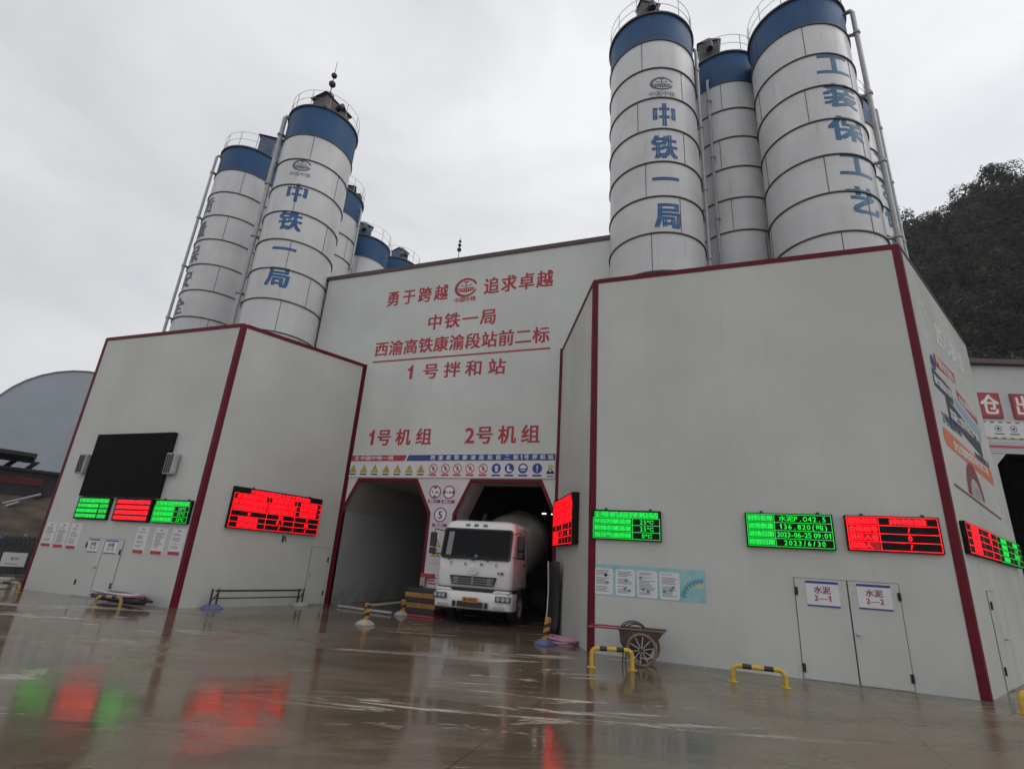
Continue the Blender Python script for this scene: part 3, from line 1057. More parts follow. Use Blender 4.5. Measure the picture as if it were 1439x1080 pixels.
# ------------------------------------------------------------------ LED boards
def led(label, F, u0, v0, u1, v1, col, rows, cols=None, title=None, group='lit LED boards on the plant walls', depth=.10, lines=True, fill=1.5):
    t = thing('led_board', label, 'LED board', F @ Matrix.Translation(((u0 + u1) / 2, v0, 0)), group)
    f = mb()
    f.box((u0, v0, .003), (u1, v1, depth))
    f.build('housing', 'frame', t, F, bevel=.008)
    br = mb()
    for uu in (u0 + .2 * (u1 - u0), u0 + .85 * (u1 - u0)):
        br.box((uu - .03, v1 + .001, .003), (uu + .03, v1 + .05, .03))
    br.build('bracket', 'dark_steel', t, F)
    w = depth + .002
    b = .03
    U0, V0, U1, V1 = u0 + b, v0 + b, u1 - b, v1 - b
    lit, dim = mb(), mb()
    rows = list(rows)
    n = len(rows) + (1 if title else 0)
    rh = (V1 - V0) / n
    cols = cols or [1.0]
    tot = sum(cols)
    cu = [U0]
    for c in cols:
        cu.append(cu[-1] + c / tot * (U1 - U0))
    lw = .011

    def cell(txt, a, bb, y0, y1, dense, align):
        if not txt:
            return
        h = y1 - y0
        wt = sum(1.0 if ord(c) > 127 else .62 for c in txt)
        tw = min((bb - a) * .96, wt * h * (fill if dense else .98))
        x0 = a + (bb - a - tw) / 2 if align == 'c' else a + (bb - a) * .02
        if dense:
            dim.quad(x0, y0 + h * .06, x0 + tw, y1 - h * .06, w)
        lit.text(txt, x0, y0 + h * .09, x0 + tw, y1 - h * .09, w + .003, 3)
    y = V1
    if title:
        cell(title, U0, U1, y - rh, y, True, 'c')
        y -= rh
    ytop = y
    for r in rows:
        for i, c in enumerate(r):
            dense = isinstance(c, tuple)
            cell(c[0] if dense else c, cu[i] + lw, cu[i + 1] - lw, y - rh + lw, y - lw, dense, 'c')
        y -= rh
    if lines:
        for k in range(len(rows) + 1):
            yy = ytop - k * rh
            lit.quad(U0, yy - lw / 2, U1, yy + lw / 2, w + .001)
        for c in cu:
            c = min(max(c, U0 + lw / 2), U1 - lw / 2)
            lit.quad(c - lw / 2, V0, c + lw / 2, ytop, w + .002)
    lit.build('lit_text', 'led_' + col, t, F)
    if dim.f:
        dim.build('bloom_plate', 'led_' + col + '_dim', t, F)  # glowing plates added behind the characters to imitate their bloom
    return t


D = lambda *s: [(x,) for x in s]
led('green LED board of temperature readings at the left end of the right enclosure front', FB, .06, 2.64, 1.78, 3.37, 'green',
    [[('外加剂罐温度',), '25℃'], [('粉煤灰罐温度',), '25℃'], [('当日气温检验',), '0℃']], [1.5, 1.0], '2号机组拌和站')
led('green LED board reading 2023-06-25 left of the red board above the double door', FB, 3.70, 2.63, 5.50, 3.40, 'green',
    [[('材料名称',), '水泥P.O42.5'], [('进场数量',), '136.820(吨)'], [('进场日期',), '2023-06-25 09:01'], [('检验日期',), '2023/6/30']], [1.0, 2.0])
led('red LED board above the right leaf of the double door', FB, 5.73, 2.65, 7.47, 3.40, 'red',
    [[('检验结果',), ('未检验',)], [('合格编号',), '/'], [('责任人名',), '0'], [('检验人员',), '/']], [1.1, 2.0])
led('green LED board at the left end of the row under the black screen', FA, 1.66, 2.43, 3.33, 3.17, 'green',
    [[('外加剂罐温度',), ('25℃',)], [('粉煤灰罐温度',), ('25℃',)], [('当日气温检验',), ('20℃',)]], [2.0, .8], '1号机组拌和站', lines=False)
led('red LED board in the middle of the row under the black screen', FA, 3.62, 2.42, 5.36, 3.17, 'red',
    [[('材料名称水泥砂石',)], [('品种规格进场数量',)], [('进场日期检验日期',)], [('检验结果合格责任',)]], [1.0], lines=False)
led('green LED board at the right end of the row under the black screen', FA, 5.49, 2.43, 7.12, 3.16, 'green',
    [[('外加剂罐温度',), '20℃'], [('粉煤灰罐温度',), '25℃'], [('水泥罐温度',), '25℃']], [1.5, 1.0], '1号机组拌和站')
mixrows = [[('水泥实际用量',), ('粉煤灰用量',), ('外加剂量',)], [('砂石实际用量检',), ('粗集料含水率施',), ('细料名称',)],
           [('浇筑部位混凝土',), ('强度等级理论',), ('规格品种',)], ['0', '25', '1'], [('实际每盘',), '0.1', '30'], [('理论数量',), '/', '/']]
led('very large red LED board of mix figures alone on the left splayed wall', FL, .98, 2.44, 4.52, 3.79, 'red', mixrows, [1.1, .95, .9], '1号机组混凝土施工配合比', depth=.13, fill=1.12)
led('large red LED board of mix figures on the splayed wall right of the truck', FR, .42, 2.54, 3.30, 3.98, 'red', mixrows, [1.1, .95, .9], '2号机组混凝土施工配合比', depth=.20, fill=1.12)
t = led('long LED board, red half and green half, low on the far right outer wall', FE, .42, 2.72, 3.85, 3.40, 'red',
        [[('材料名称',), '水泥'], [('进场数量',), '136'], [('进场日期',), '/'], [('检验日期',), '0']], [1, 1.0])
led('green LED board beyond the red one on the far right outer wall', FE, 3.88, 2.71, 7.5, 3.39, 'green',
    [[('材料名称',), ('水泥砂石',)], [('进场数量',), '136.820'], [('进场日期',), ('2023-06',)], [('检验日期',), '2023']], [1, 1.0])
t['label'] = 'red LED board next to the red corner trim on the far right outer wall'

vs = thing('video_screen', 'big dark switched-off video screen on the left enclosure front', 'screen', FA @ Matrix.Translation((3.6, 3.2, 0)))
mb().box((1.65, 3.2, .003), (5.55, 5.42, .14)).build('housing', 'frame', vs, FA, bevel=.01)
mb().quad(1.68, 3.23, 5.52, 5.39, .142).build('display', 'screen', vs, FA)
for lab, u0 in (('ribbed grey loudspeaker column left of the black video screen', 1.16), ('ribbed grey loudspeaker column right of the black video screen', 5.60)):
    t = thing('loudspeaker', lab, 'loudspeaker', FA @ Matrix.Translation((u0 + .2, 3.98, 0)), 'loudspeakers beside the video screen')
    mb().box((u0, 3.98, .05), (u0 + .40, 4.68, .24)).build('cabinet', 'galv', t, FA, bevel=.02)
    q = mb()
    for k in range(3):
        q.box((u0 + .05 + k * .11, 4.02, .241), (u0 + .12 + k * .11, 4.64, .256))
    q.build('grille', 'dark_steel', t, FA)
    mb().box((u0 + .15, 4.2, .002), (u0 + .25, 4.5, .05)).build('bracket', 'dark_steel', t, FA)


# ------------------------------------------------------------------ notices
def notice(label, F, u0, v0, u1, v1, seed, band_m='sign_red'):
    t = flat_sign('wall_notice', label, 'notice', F, u0, v0, u1, v1, 'paper', group='red footed notices by the left door')
    rnd = random.Random(seed)
    q = mb()
    q.quad(u0 + .22, v1 - .10, u1 - .22, v1 - .06, .015)
    y = v1 - .16
    while y > v0 + .18:
        if rnd.random() < .8:
            q.quad(u0 + .07, y - .018, u1 - .07 - rnd.random() * .2, y, .015)
        y -= .042
    q.build('print', 'grey_ink', t, F)
    mb().quad(u0 + .02, v0 + .015, u1 - .06, v0 + .12, .015).build('red_foot', band_m, t, F)


for lab, u0, u1, v0, v1 in (('white notice with red foot nearest the left outer corner of the left enclosure', .26, .83, 1.43, 2.27),
                            ('white notice with red foot between two others left of the left double door', .93, 1.50, 1.42, 2.27),
                            ('white notice with red foot just left of the left double door', 1.62, 2.18, 1.41, 2.27),
                            ('white notice with red foot just right of the left double door', 4.93, 5.48, 1.44, 2.29),
                            ('white notice with red foot, middle of three right of the left double door', 5.75, 6.31, 1.45, 2.28),
                            ('white notice with red foot beside the middle red corner trim', 6.52, 7.10, 1.47, 2.29)):
    notice(lab, FA, u0, v0, u1, v1, u0)


def door_sign(label, F, u0, v0, u1, v1, txt):
    t = flat_sign('door_sign', label, 'sign', F, u0, v0, u1, v1, 'paper', w=.034, group='cement signs on the silo doors')
    h = v1 - v0
    q = mb()
    q.text('水泥', u0 + .24 * (u1 - u0), v0 + .50 * h, u0 + .76 * (u1 - u0), v0 + .80 * h, .037)
    q.text(txt, u0 + .22 * (u1 - u0), v0 + .20 * h, u0 + .78 * (u1 - u0), v0 + .46 * h, .037)
    q.build('print', 'sign_purple' if F is FB else 'black_ink', t, F)
    mb().quad(u0, v1 - .10 * h, u1, v1, .036).build('blue_edge', 'sign_blue', t, F)
    mb().quad(u0, v0, u1, v0 + .06 * h, .036).build('blue_edge', 'sign_blue', t, F)


door_sign('white sign reading cement 2-1 on the left leaf of the right double door', FB, 4.82, 1.45, 5.45, 1.97, '2—1')
door_sign('white sign reading cement 2-2 on the right leaf of the right double door', FB, 5.79, 1.47, 6.41, 1.97, '2—2')
door_sign('white cement sign on the left leaf of the left double door', FA, 2.78, 1.38, 3.30, 1.80, '1—1')
door_sign('white cement sign on the right leaf of the left double door', FA, 3.62, 1.38, 4.22, 1.80, '1—2')

po = thing('safety_poster', 'long teal poster with four white sheets above the wheelbarrow', 'poster', FB @ Matrix.Translation((1.4, 1.3, 0)))
q = mb()
q.poly([(.10, 1.32), (2.74, 1.32), (2.74, 2.04), (2.02, 2.04), (.12, 2.04)], .006)
q.poly([(.10, 1.32), (2.74, 1.32), (2.74, 2.04), (.12, 2.04)], .002)
q.build('backing', 'teal', po, FB)


def rrect(u0, v0, u1, v1, r=.05, n=4):
    pts = []
    for cx, cy, a in ((u1 - r, v1 - r, 0), (u0 + r, v1 - r, 90), (u0 + r, v0 + r, 180), (u1 - r, v0 + r, 270)):
        pts += [(cx + r * math.cos(R(a + 90 * i / n)), cy + r * math.sin(R(a + 90 * i / n))) for i in range(n + 1)]
    return pts


for i, (u0, u1) in enumerate(((.12, .58), (.65, 1.12), (1.17, 1.65), (1.70, 2.16))):
    s_ = mb().poly(rrect(u0, 1.335, u1, 1.945), .009).build('sheet', 'paper', po, FB)
    q = mb()
    rnd = random.Random(i + 3)
    y = 1.90
    while y > 1.40:
        q.quad(u0 + .05, y - .014, u1 - .05 - rnd.random() * .14, y, .012)
        y -= .034 if rnd.random() < .8 else .07
    q.k = 1
    for k in range(3):
        a, b = u0 + .05 + rnd.random() * .28, 1.4 + rnd.random() * .4
        q.quad(a, b, a + .07, b + .06, .013)
    q.build('print', ['grey_ink', 'teal_dark'], s_, FB)
q = mb()
for k in range(20):
    a, a2 = R(172 - k * 4.3), R(172 - k * 4.3 - 3.3)
    r0, r1 = .36 + .03 * (k % 3), .46 + .04 * (k % 2)
    q.poly([(2.66 + r0 * math.cos(a), 1.36 + r0 * math.sin(a)), (2.66 + r1 * math.cos(a), 1.36 + r1 * math.sin(a)),
            (2.66 + r1 * math.cos(a2), 1.36 + r1 * math.sin(a2)), (2.66 + r0 * math.cos(a2), 1.36 + r0 * math.sin(a2))], .010)
q.k = 1
q.poly([(2.50, 1.64), (2.58, 1.74), (2.70, 1.73), (2.72, 1.66), (2.60, 1.62)], .011)
q.build('drawing', ['teal_dark', 'pale_yellow'], po, FB)

# graphics on the far right outer wall
wg = thing('wall_graphic', 'colourful banner graphics with red, navy and orange strips on the far right outer wall', 'wall graphic', FE @ Matrix.Translation((3.5, 4, 0)))
q = mb()
q.poly([(1.45, 7.30), (3.70, 7.42), (3.72, 7.72), (1.45, 7.66)], .006)
q.k = 1
q.text('严管安全打造匠心', 1.6, 7.37, 3.6, 7.64, .009)
q.build('red_strip', ['sign_red', 'letter_white'], wg, FE)
mb().poly([(.75, 4.20), (6.1, 3.96), (6.1, 4.02), (.75, 4.26)], .006).build('red_line', 'arch_red', wg, FE)
q = mb()
q.poly([(3.5, 6.92), (5.85, 6.72), (5.9, 7.02), (3.5, 7.22)], .006)
q.k = 1
q.text('科技创新智慧梁场', 3.6, 6.86, 5.8, 7.08, .009)
q.build('red_strip', ['sign_red', 'letter_white'], wg, FE)
q = mb()
q.poly([(.85, 6.62), (2.75, 6.58), (2.80, 7.02), (.90, 7.10)], .006)
q.k = 1
q.text('操作规程标识牌', .95, 6.70, 2.7, 6.96, .009)
q.build('navy_strip', ['sign_navy', 'letter_white'], wg, FE)
q = mb()
q.poly([(1.8, 6.02), (5.45, 5.62), (5.50, 6.14), (1.85, 6.62)], .006)
q.k = 1
q.text('混凝土搅拌站生产线', 2.0, 6.05, 5.3, 6.33, .009)
q.build('navy_strip', ['sign_navy', 'letter_white'], wg, FE)
mb().text('安全质量优质工程', 4.2, 5.42, 6.1, 5.62, .006, 2).build('navy_text', 'sign_navy', wg, FE)
mb().text('2号搅拌站', .95, 5.72, 2.9, 6.02, .006, 2).build('navy_text', 'sign_navy', wg, FE)
q = mb()
for k in range(9):
    a = R(190 - k * 26)
    q.disc(1.2 + .18 * math.cos(a), 7.28 + .18 * math.sin(a), .06, .006, 10)
q.disc(1.2, 7.28, .17, .0065, 20)
q.build('gear_mark', 'sign_blue', wg, FE)
mb().poly([(2.95, 6.62), (5.9, 6.20), (6.0, 6.62), (3.0, 6.85)], .005).build('pale_strip', 'poster_blue', wg, FE)
q = mb()
q.poly([(.85, 5.15), (6.2, 4.95), (6.3, 5.2), (6.2, 5.40), (.85, 5.58), (.7, 5.38)], .006)
q.k = 1
q.text('安全质量智慧梁场优质工程', 1.6, 5.16, 5.7, 5.42, .009)
q.build('orange_strip', ['orange', 'letter_white'], wg, FE)
q = mb()
q.disc(3.2, 4.16, .95, .006, 24, .55, R(5), R(175))
q.k = 1
q.disc(3.35, 4.16, .5, .007, 20, .35, R(5), R(175))
for k in range(5):
    q.quad(2.95 + k * .17, 4.2, 3.0 + k * .17, 4.2 + .38 - .06 * abs(k - 2), .008)
q.build('arch_drawing', ['arch_red', 'silver'], wg, FE)
q = mb()
q.text('匠心铸造', 2.3, 8.2, 5.6, 8.85, .006, 2)
q.build('silver_text', 'silver_text', wg, FE)
q = mb()
q.disc(1.45, 8.9, .16, .006, 18, .10)
q.quad(1.42, 8.45, 1.48, 8.75, .006)
q.build('silver_mark', 'silver_text', wg, FE)

# ------------------------------------------------------------------ silos
SR = 1.75


def bend(q, th0, z0, rad, step=.14, cuts=()):
    """cut the flat lettering into strips and roll it onto the cylinder"""
    bm = bmesh.new()
    vv = [bm.verts.new(p) for p in q.v]
    bm.verts.ensure_lookup_table()
    for f, k in zip(q.f, q.m):
        try:
            bm.faces.new([vv[i] for i in f]).material_index = k
        except ValueError:
            pass
    x = -3.0
    while x < 3.0:
        bmesh.ops.bisect_plane(bm, geom=bm.verts[:] + bm.edges[:] + bm.faces[:], plane_co=(x, 0, 0), plane_no=(1, 0, 0))
        x += step
    for cx, hw in cuts:     # stencil bridges
        for x in (cx - hw, cx + hw):
            bmesh.ops.bisect_plane(bm, geom=bm.verts[:] + bm.edges[:] + bm.faces[:], plane_co=(x, 0, 0), plane_no=(1, 0, 0))
        bmesh.ops.delete(bm, geom=[f for f in bm.faces if abs(f.calc_center_median().x - cx) < hw], context='FACES')
    for v in bm.verts:
        t = th0 + v.co.x / rad
        r = rad + .006 + v.co.z
        v.co = Vector((r * math.cos(t), r * math.sin(t), z0 + v.co.y))
    bm.verts.index_update()
    o = MB()
    o.v = [tuple(v.co) for v in bm.verts]
    o.f = [tuple(v.index for v in f.verts) for f in bm.faces]
    o.m = [f.material_index for f in bm.faces]
    bm.free()
    return o


def silo(label, x, y, top, blue, chars=None, ang=0.0, zs=(), tmat='letter_blue', logo=None, pipe=None, box=None, roof_box='filter_brown',
         seam0=0.0, rail=True, csize=1.06, cw=1.0):
    t = thing('cement_silo', label, 'silo', place(x, y), 'cement silos of the mixing plant')
    mw = t.matrix_world.copy()
    cam_a = math.atan2(-y, -x)
    zb = 5.5
    q = mb().lathe([(.25, 2.6), (SR, zb), (SR, blue)], 72)
    q.build('shell', 'silo_white', t, mw, smooth=35)
    mb().lathe([(SR, blue), (SR + .004, top - .03), (SR + .04, top), (.3, top + .22), (.001, top + .24)], 72).build('blue_band', 'silo_blue', t, mw, smooth=35)
    q = mb()
    z = blue
    k = 0
    while z > zb:
        q.lathe([(SR - .01, z - .022), (SR + .05, z - .022), (SR + .05, z + .022), (SR - .01, z + .022)], 72)
        for j in range(3):
            a = cam_a + seam0 + (.62 if k % 2 else -.20) + j * 2.1 + .12 * math.sin(k * 2.3)
            c, s = math.cos(a), math.sin(a)
            T = Matrix.Rotation(a, 4, 'Z')
            q.T = T
            q.box((SR - .01, -.011, z - 1.50), (SR + .012, .011, z - .03))
            q.T = Matrix.Identity(4)
        z -= 1.535
        k += 1
    q.lathe([(SR - .01, top - .05), (SR + .08, top - .05), (SR + .08, top + .03), (SR - .01, top + .03)], 72)
    for j in range(5):
        a = cam_a + seam0 + j * 1.26
        q.T = Matrix.Rotation(a, 4, 'Z')
        q.box((SR - .01, -.012, blue + .03), (SR + .014, .012, top - .05))
        q.T = Matrix.Identity(4)
    q.build('flanges', 'flange', t, mw)
    legs = mb()
    for j in range(4):
        a = R(45 + 90 * j)
        legs.tube([(1.5 * math.cos(a), 1.5 * math.sin(a), 0), (1.5 * math.cos(a), 1.5 * math.sin(a), zb + .1)], .12, 10)
    legs.build('support_legs', 'flange', t, mw)
    if rail:
        q = mb()
        n = 12
        for j in range(n):
            a = 2 * math.pi * j / n + .3 + seam0
            p = (SR * math.cos(a), SR * math.sin(a))
            q.tube([(*p, top), (*p, top + 1.05)], .016, 6)
        for h in (.55, 1.05):
            q.tube([(SR * math.cos(2 * math.pi * j / 40), SR * math.sin(2 * math.pi * j / 40), top + h) for j in range(40)], .011, 5, True)
        q.build('guard_rail', 'pipe_grey', t, mw, smooth=60)
    if box:
        a, rr, sx, sy, sz = box
        a += cam_a
        q = mb()
        q.T = Matrix.Translation((rr * math.cos(a), rr * math.sin(a), top)) @ Matrix.Rotation(a + .5, 4, 'Z')
        q.box((-sx / 2, -sy / 2, .0), (sx / 2, sy / 2, sz))
        q.T = q.T @ Matrix.Translation((0, 0, sz))
        q.add([(-sx * .6, -sy * .6, 0), (sx * .6, -sy * .6, 0), (sx * .6, sy * .6, 0), (-sx * .6, sy * .6, 0), (-sx * .3, 0, sz * .38), (sx * .3, 0, sz * .38)],
              [(0, 3, 2, 1), (0, 1, 5, 4), (2, 3, 4, 5), (1, 2, 5), (3, 0, 4)])
        f = q.build('dust_filter', roof_box, t, mw, bevel=.02)
        q = mb()
        q.T = Matrix.Translation((rr * math.cos(a), rr * math.sin(a), top)) @ Matrix.Rotation(a + .5, 4, 'Z')
        q.tube([(sx * .5, 0, sz * .6), (sx * .85, 0, sz * .7), (sx * .95, 0, sz * .35)], .14, 10)
        q.tube([(-.9, -.5, 0), (-.9, -.5, .34)], .2, 14)
        q.build('filter_duct', 'dark_steel', f, mw, smooth=40)
    if pipe:
        pa, pr, ptop, pdist = pipe
        pa += cam_a
        px, py = pdist * math.cos(pa), pdist * math.sin(pa)
        ix, iy = (SR - .4) * math.cos(pa), (SR - .4) * math.sin(pa)
        q = mb()
        q.tube([(px, py, 1.2), (px, py, ptop - .12), (px * .97, py * .97, ptop + .02), (ix, iy, ptop + .12)], pr, 12)
        z = ptop - 1.2
        while z > 8:
            q.tube([(px, py, z - .05), (px, py, z + .05)], pr * 1.5, 12)
            q.box((min(px, px * .85) - .01, min(py, py * .85) - .01, z - .03), (max(px, px * .85) + .01, max(py, py * .85) + .01, z + .03))
            z -= 3.07
        q.build('fill_pipe', 'pipe_grey', t, mw, smooth=40)
    if chars:
        for i, (ch, zc) in enumerate(zip(chars, zs)):
            q = mb()
            q.char(ch, -csize * cw / 2, -csize / 2, csize * cw / 2, csize / 2, 0, 2)
            an = ang[i] if isinstance(ang, (list, tuple)) else ang
            bend(q, cam_a + R(an), zc, SR, cuts=[(-.24 * csize * cw, .025), (.24 * csize * cw, .025)] if ch == '中' else ()).build('lettering', tmat, t, mw)
    if logo:
        la, lz = logo
        q = mb()
        emblem(q, 0, .13, .46, 0, 0, 0, .72)
        q.text('中国中铁', -.52, -.52, .52, -.27, 0, 0)
        bend(q, cam_a + R(la), lz, SR).build('emblem', 'letter_grey', t, mw)
    return t


def polar(azd, d):
    return d * math.sin(R(azd)), d * math.cos(R(azd))


silo('lettered silo left of two at the right enclosure, with round emblem', *polar(-4.34, 18.03), 23.93, 22.39, '中铁一局', [14.6, 13.4, 13.5, 15.2],
     (18.46, 16.92, 15.46, 13.89), logo=(12.6, 19.93), pipe=(R(87), .07, 23.4, SR + .13), box=(-.05, 1.3, .5, .8, .95), roof_box='filter_brown', csize=1.12, cw=.84)
silo('silo at the right end, blue lettering round its right side', *polar(13.34, 19.2), 23.42, 21.9, '工装保工艺', [37.5, 40.5, 40.5, 44, 46],
     (19.86, 18.36, 16.88, 15.35, 13.88), 'letter_teal', pipe=(R(83), .085, 23.3, SR + .28), box=(2.5, .6, .8, .8, .7), seam0=.35, csize=1.1, cw=1.15)
silo('plain silo standing back between the two lettered right silos', *polar(4.6, 21.05), 24.25, 22.5, pipe=(R(-19), .06, 22.9, SR + .12), box=(-.38, 1.25, .7, .9, 1.2), seam0=.15)
silo('silo mostly hidden behind the right end silo, edge of lettering showing', *polar(15.15, 25.0), 23.6, 22.05, '工艺保质量', 78,
     (20.0, 18.5, 17.0, 15.5, 14.0), 'letter_blue', pipe=(R(86), .07, 23.3, SR + .25), seam0=.2)
silo('lettered silo at the left enclosure, with round emblem and lightning rod behind', *polar(-47.16, 25.4), 23.45, 21.58, '中铁一局', [-18.5, -18.8, -18, -17],
     (18.05, 16.46, 14.93, 13.48), logo=(-21, 19.55), pipe=(R(-84), .11, 23.3, SR + .2), box=(.12, 1.05, 1.0, 1.6, .80), roof_box='filter_brown')
silo('leftmost silo, lettering just wrapping its left edge', *polar(-53.3, 31.0), 23.6, 21.95, '质量保安全', -71, (19.6, 18.05, 16.5, 14.97, 13.4), 'letter_grey',
     pipe=(R(-80), .07, 23.2, SR + .22), box=(.75, 1.0, 1.2, 1.3, 1.55), roof_box='filter_blue')
silo('plain silo half hidden right behind the left lettered silo', *polar(-44.3, 31.0), 23.3, 21.65, pipe=(R(60), .07, 22.6, SR + .15), box=(.9, .8, .9, .9, .8), roof_box='dark_steel')
silo('far silo showing over the roof slope, dark filter box on its left', *polar(-40.0, 35.0), 22.85, 21.2, box=(-.35, 1.05, 1.0, 1.1, 1.0), roof_box='filter_blue')
silo('farthest silo, only its blue top above the main roof', *polar(-36.05, 38.0), 23.45, 21.9, box=(.1, 1.0, .9, .95, .95), roof_box='filter_blue')


def rod(label, x, y, z0, balls, tip, r, base=None):
    t = thing('lightning_rod', label, 'lightning rod', place(x, y, z0))
    q = mb().tube([(0, 0, 0), (0, 0, (balls[0] + tip) / 2 - z0), (0, 0, tip - z0)], [.04, .022, .012], 8)
    q.build('mast', 'dark_steel', t, t.matrix_world.copy())
    for z, rr in zip(balls, r):
        mb().sphere((0, 0, z - z0), rr, 10).build('ball', 'dark_steel', t, t.matrix_world.copy(), smooth=60)


rod('thin lightning rod with three dark balls on the left lettered silo', -18.55, 17.05, 23.66, (25.82 - .1, 26.62, 27.25), 28.3, (.25, .19, .16))
rod('small lightning rod with dark balls behind the middle of the roof ridge', *polar(-28.83, 31.0), 14.62, (21.75, 22.1, 22.4), 22.7, (.15, .12, .1))

# ------------------------------------------------------------------ mixer truck
TR = place(-7.22, 16.36, 0, R(4)) @ Matrix.Scale(1.035, 4)
tk = thing('mixer_truck', 'white cab concrete mixer truck with cream drum driving out of the right bay', 'truck', TR)


def loft(q, secs):
    n = len(secs[0])
    vs = [p for s_ in secs for p in s_]
    fs = [tuple(range(n))[::-1], tuple(range((len(secs) - 1) * n, len(secs) * n))]
    for i in range(len(secs) - 1):
        for j in range(n):
            fs.append((i * n + j, i * n + (j + 1) % n, (i + 1) * n + (j + 1) % n, (i + 1) * n + j))
    q.add(vs, fs)


def foot(hw, y0, y1, z, r=.16, crown=.05):
    pts = []
    for cx, cy, a in ((hw - r, y1 - .06, 0), (-hw + r, y1 - .06, 90)):
        rr = .06 if True else r
        cx = math.copysign(hw - .06, cx)
        pts += [(cx + rr * math.cos(R(a + 30 * i)), cy + rr * math.sin(R(a + 30 * i)), z) for i in range(4)]
    for cx, a in ((-hw + r, 180), (hw - r, 270)):
        pts += [(cx + r * math.cos(R(a + 18 * i)), y0 + crown + r + r * math.sin(R(a + 18 * i)) - crown * (1 - abs(cx) / hw), z) for i in range(6)]
    return pts


q = mb()
loft(q, [foot(1.20, .10, 1.9, 1.06), foot(1.235, .05, 1.9, 1.16), foot(1.24, .05, 1.9, 1.80), foot(1.235, .07, 1.9, 1.92), foot(1.20, .25, 1.9, 2.80),
         foot(1.175, .31, 1.88, 2.95), foot(1.10, .42, 1.84, 3.05), foot(.95, .60, 1.75, 3.11)])
cab = q.build('cab', 'truck_white', tk, TR, smooth=42)
th = math.atan2(.205, .88)
WS = TR @ Matrix.Translation((0, .034, 1.93)) @ Matrix(((1, 0, 0, 0), (0, math.sin(th), -math.cos(th), 0), (0, math.cos(th), math.sin(th), 0), (0, 0, 0, 1)))
q = mb().poly(rrect(-1.10, .0, 1.10, .90, .09), -.004)
q.prism(rrect(-1.12, -.03, 1.12, .93, .11), -.05, -.012)
ws_ = mb().prism(rrect(-1.16, -.03, 1.16, .93, .09), -.06, .006).build('windscreen_seal', 'trim_black', tk, WS, bevel=.006)
gl = mb().prism(rrect(-1.11, .02, 1.11, .88, .08), -.05, .010).build('windscreen', 'glass', ws_, WS)
q = mb()
for x0, x1 in ((-.85, -.25), (-.05, .52), (.45, .98)):
    q.tube([(x0, -.04, .03), (x0 + .05, -.02, .035), (x1, .05, .03)], .012, 6)
    q.tube([(x0 + .1, .0, .022), (x1 + .1, .075, .022)], .009, 6)
    q.tube([(x0, -.06, .0), (x0, -.06, .05)], .03, 8)
q.build('wiper', 'trim_black', tk, WS)
q = mb()
q.box((-.98, .06, .0105), (-.80, .80, .0115))
q.k = 1
q.box((.0, .03, .0105), (.10, .11, .0115))
q.build('dash_reflection_paper', ['grey_ink', 'banner_blue'], gl, WS)
# roof marker lights
for x, m_ in ((-.42, 'grey_ink'), (-.13, 'letter_green'), (.18, 'grey_ink')):
    mb().box((x - .075, .325, 2.90), (x + .075, .41, 2.985)).build('marker_light', m_, tk, TR, bevel=.01)
# front panel details
q = mb()
for ch, x in zip('CAMC', (-.76, -.28, .25, .74)):
    q.T = Matrix.Translation((x, .043, 1.75)) @ Matrix.Rotation(R(90), 4, 'X')
    q.char(ch, -.12, -.055, .12, .055, .0)
q.T = Matrix.Translation((.88, .045, 1.52)) @ Matrix.Rotation(R(90), 4, 'X')
q.text('华菱', -.11, -.05, .11, .05, 0)
q.build('letters', 'trim_black', tk, TR)
q = mb()
q.T = Matrix.Translation((0, .018, 1.555)) @ Matrix.Rotation(R(90), 4, 'X')
q.disc(0, 0, .16, .02, 30, .13, sy=.62)
q.poly([(-.07, .01), (-.01, -.05), (.09, .05), (.05, .05), (-.01, 0), (-.04, .03)], .021)
q.disc(0, 0, .13, .012, 30, sy=.62)
q.build('emblem', 'chrome', tk, TR)
q = mb()
q.T = Matrix.Translation((0, .045, 0)) @ Matrix.Rotation(R(90), 4, 'X')
q.prism([(-.77, 1.40), (.77, 1.40), (.69, 1.14), (-.69, 1.14)], -.03, .02)
gr = q.build('grille', 'trim_black', tk, TR, bevel=.012)
q = mb()
q.T = Matrix.Translation((0, .045, 0)) @ Matrix.Rotation(R(90), 4, 'X')
for z in (1.19, 1.26, 1.325):
    q.box((-.70, z - .012, .02), (.70, z + .012, .032))
for x in (-.55, .55):
    for z in (1.20, 1.32):
        q.box((x - .07, z - .04, .0325), (x + .07, z + .04, .038))
q.box((-.03, 1.14, .0325), (.03, 1.4, .037))
q.build('grille_bar', 'grey_ink', gr, TR)
mb().box((-1.16, .10, .93), (1.16, 1.8, 1.058)).build('gap_panel', 'trim_black', tk, TR)


def bumper_sec(z, y0, hw=1.27):
    return foot(hw, y0, .75, z, .20, .10)


q = mb()
loft(q, [bumper_sec(.44, .06, 1.22), bumper_sec(.48, -.02), bumper_sec(.70, -.05), bumper_sec(.90, -.03), bumper_sec(.955, .02, 1.25)])
bu = q.build('bumper', 'truck_white', tk, TR, smooth=42)
q = mb()
for s in (-1, 1):
    q.prism([(s * .62, .951), (s * 1.0, .951), (s * 1.0, 1.01), (s * .70, 1.01)], 0, .3)
q2 = mb()
q2.T = Matrix.Translation((0, .36, 0)) @ Matrix.Rotation(R(90), 4, 'X')
for s in (-1, 1):
    q2.prism([(s * .64, .95), (s * 1.2, .95), (s * 1.2, 1.03), (s * .74, 1.03)], .0, .30)
q2.build('bumper_shoulder', 'truck_white', bu, TR, bevel=.015)
FX = TR @ Matrix.Translation((0, -.045, 0)) @ Matrix.Rotation(R(90), 4, 'X')
q = mb().prism(rrect(-.25, .655, .25, .80, .012), .0, .03)
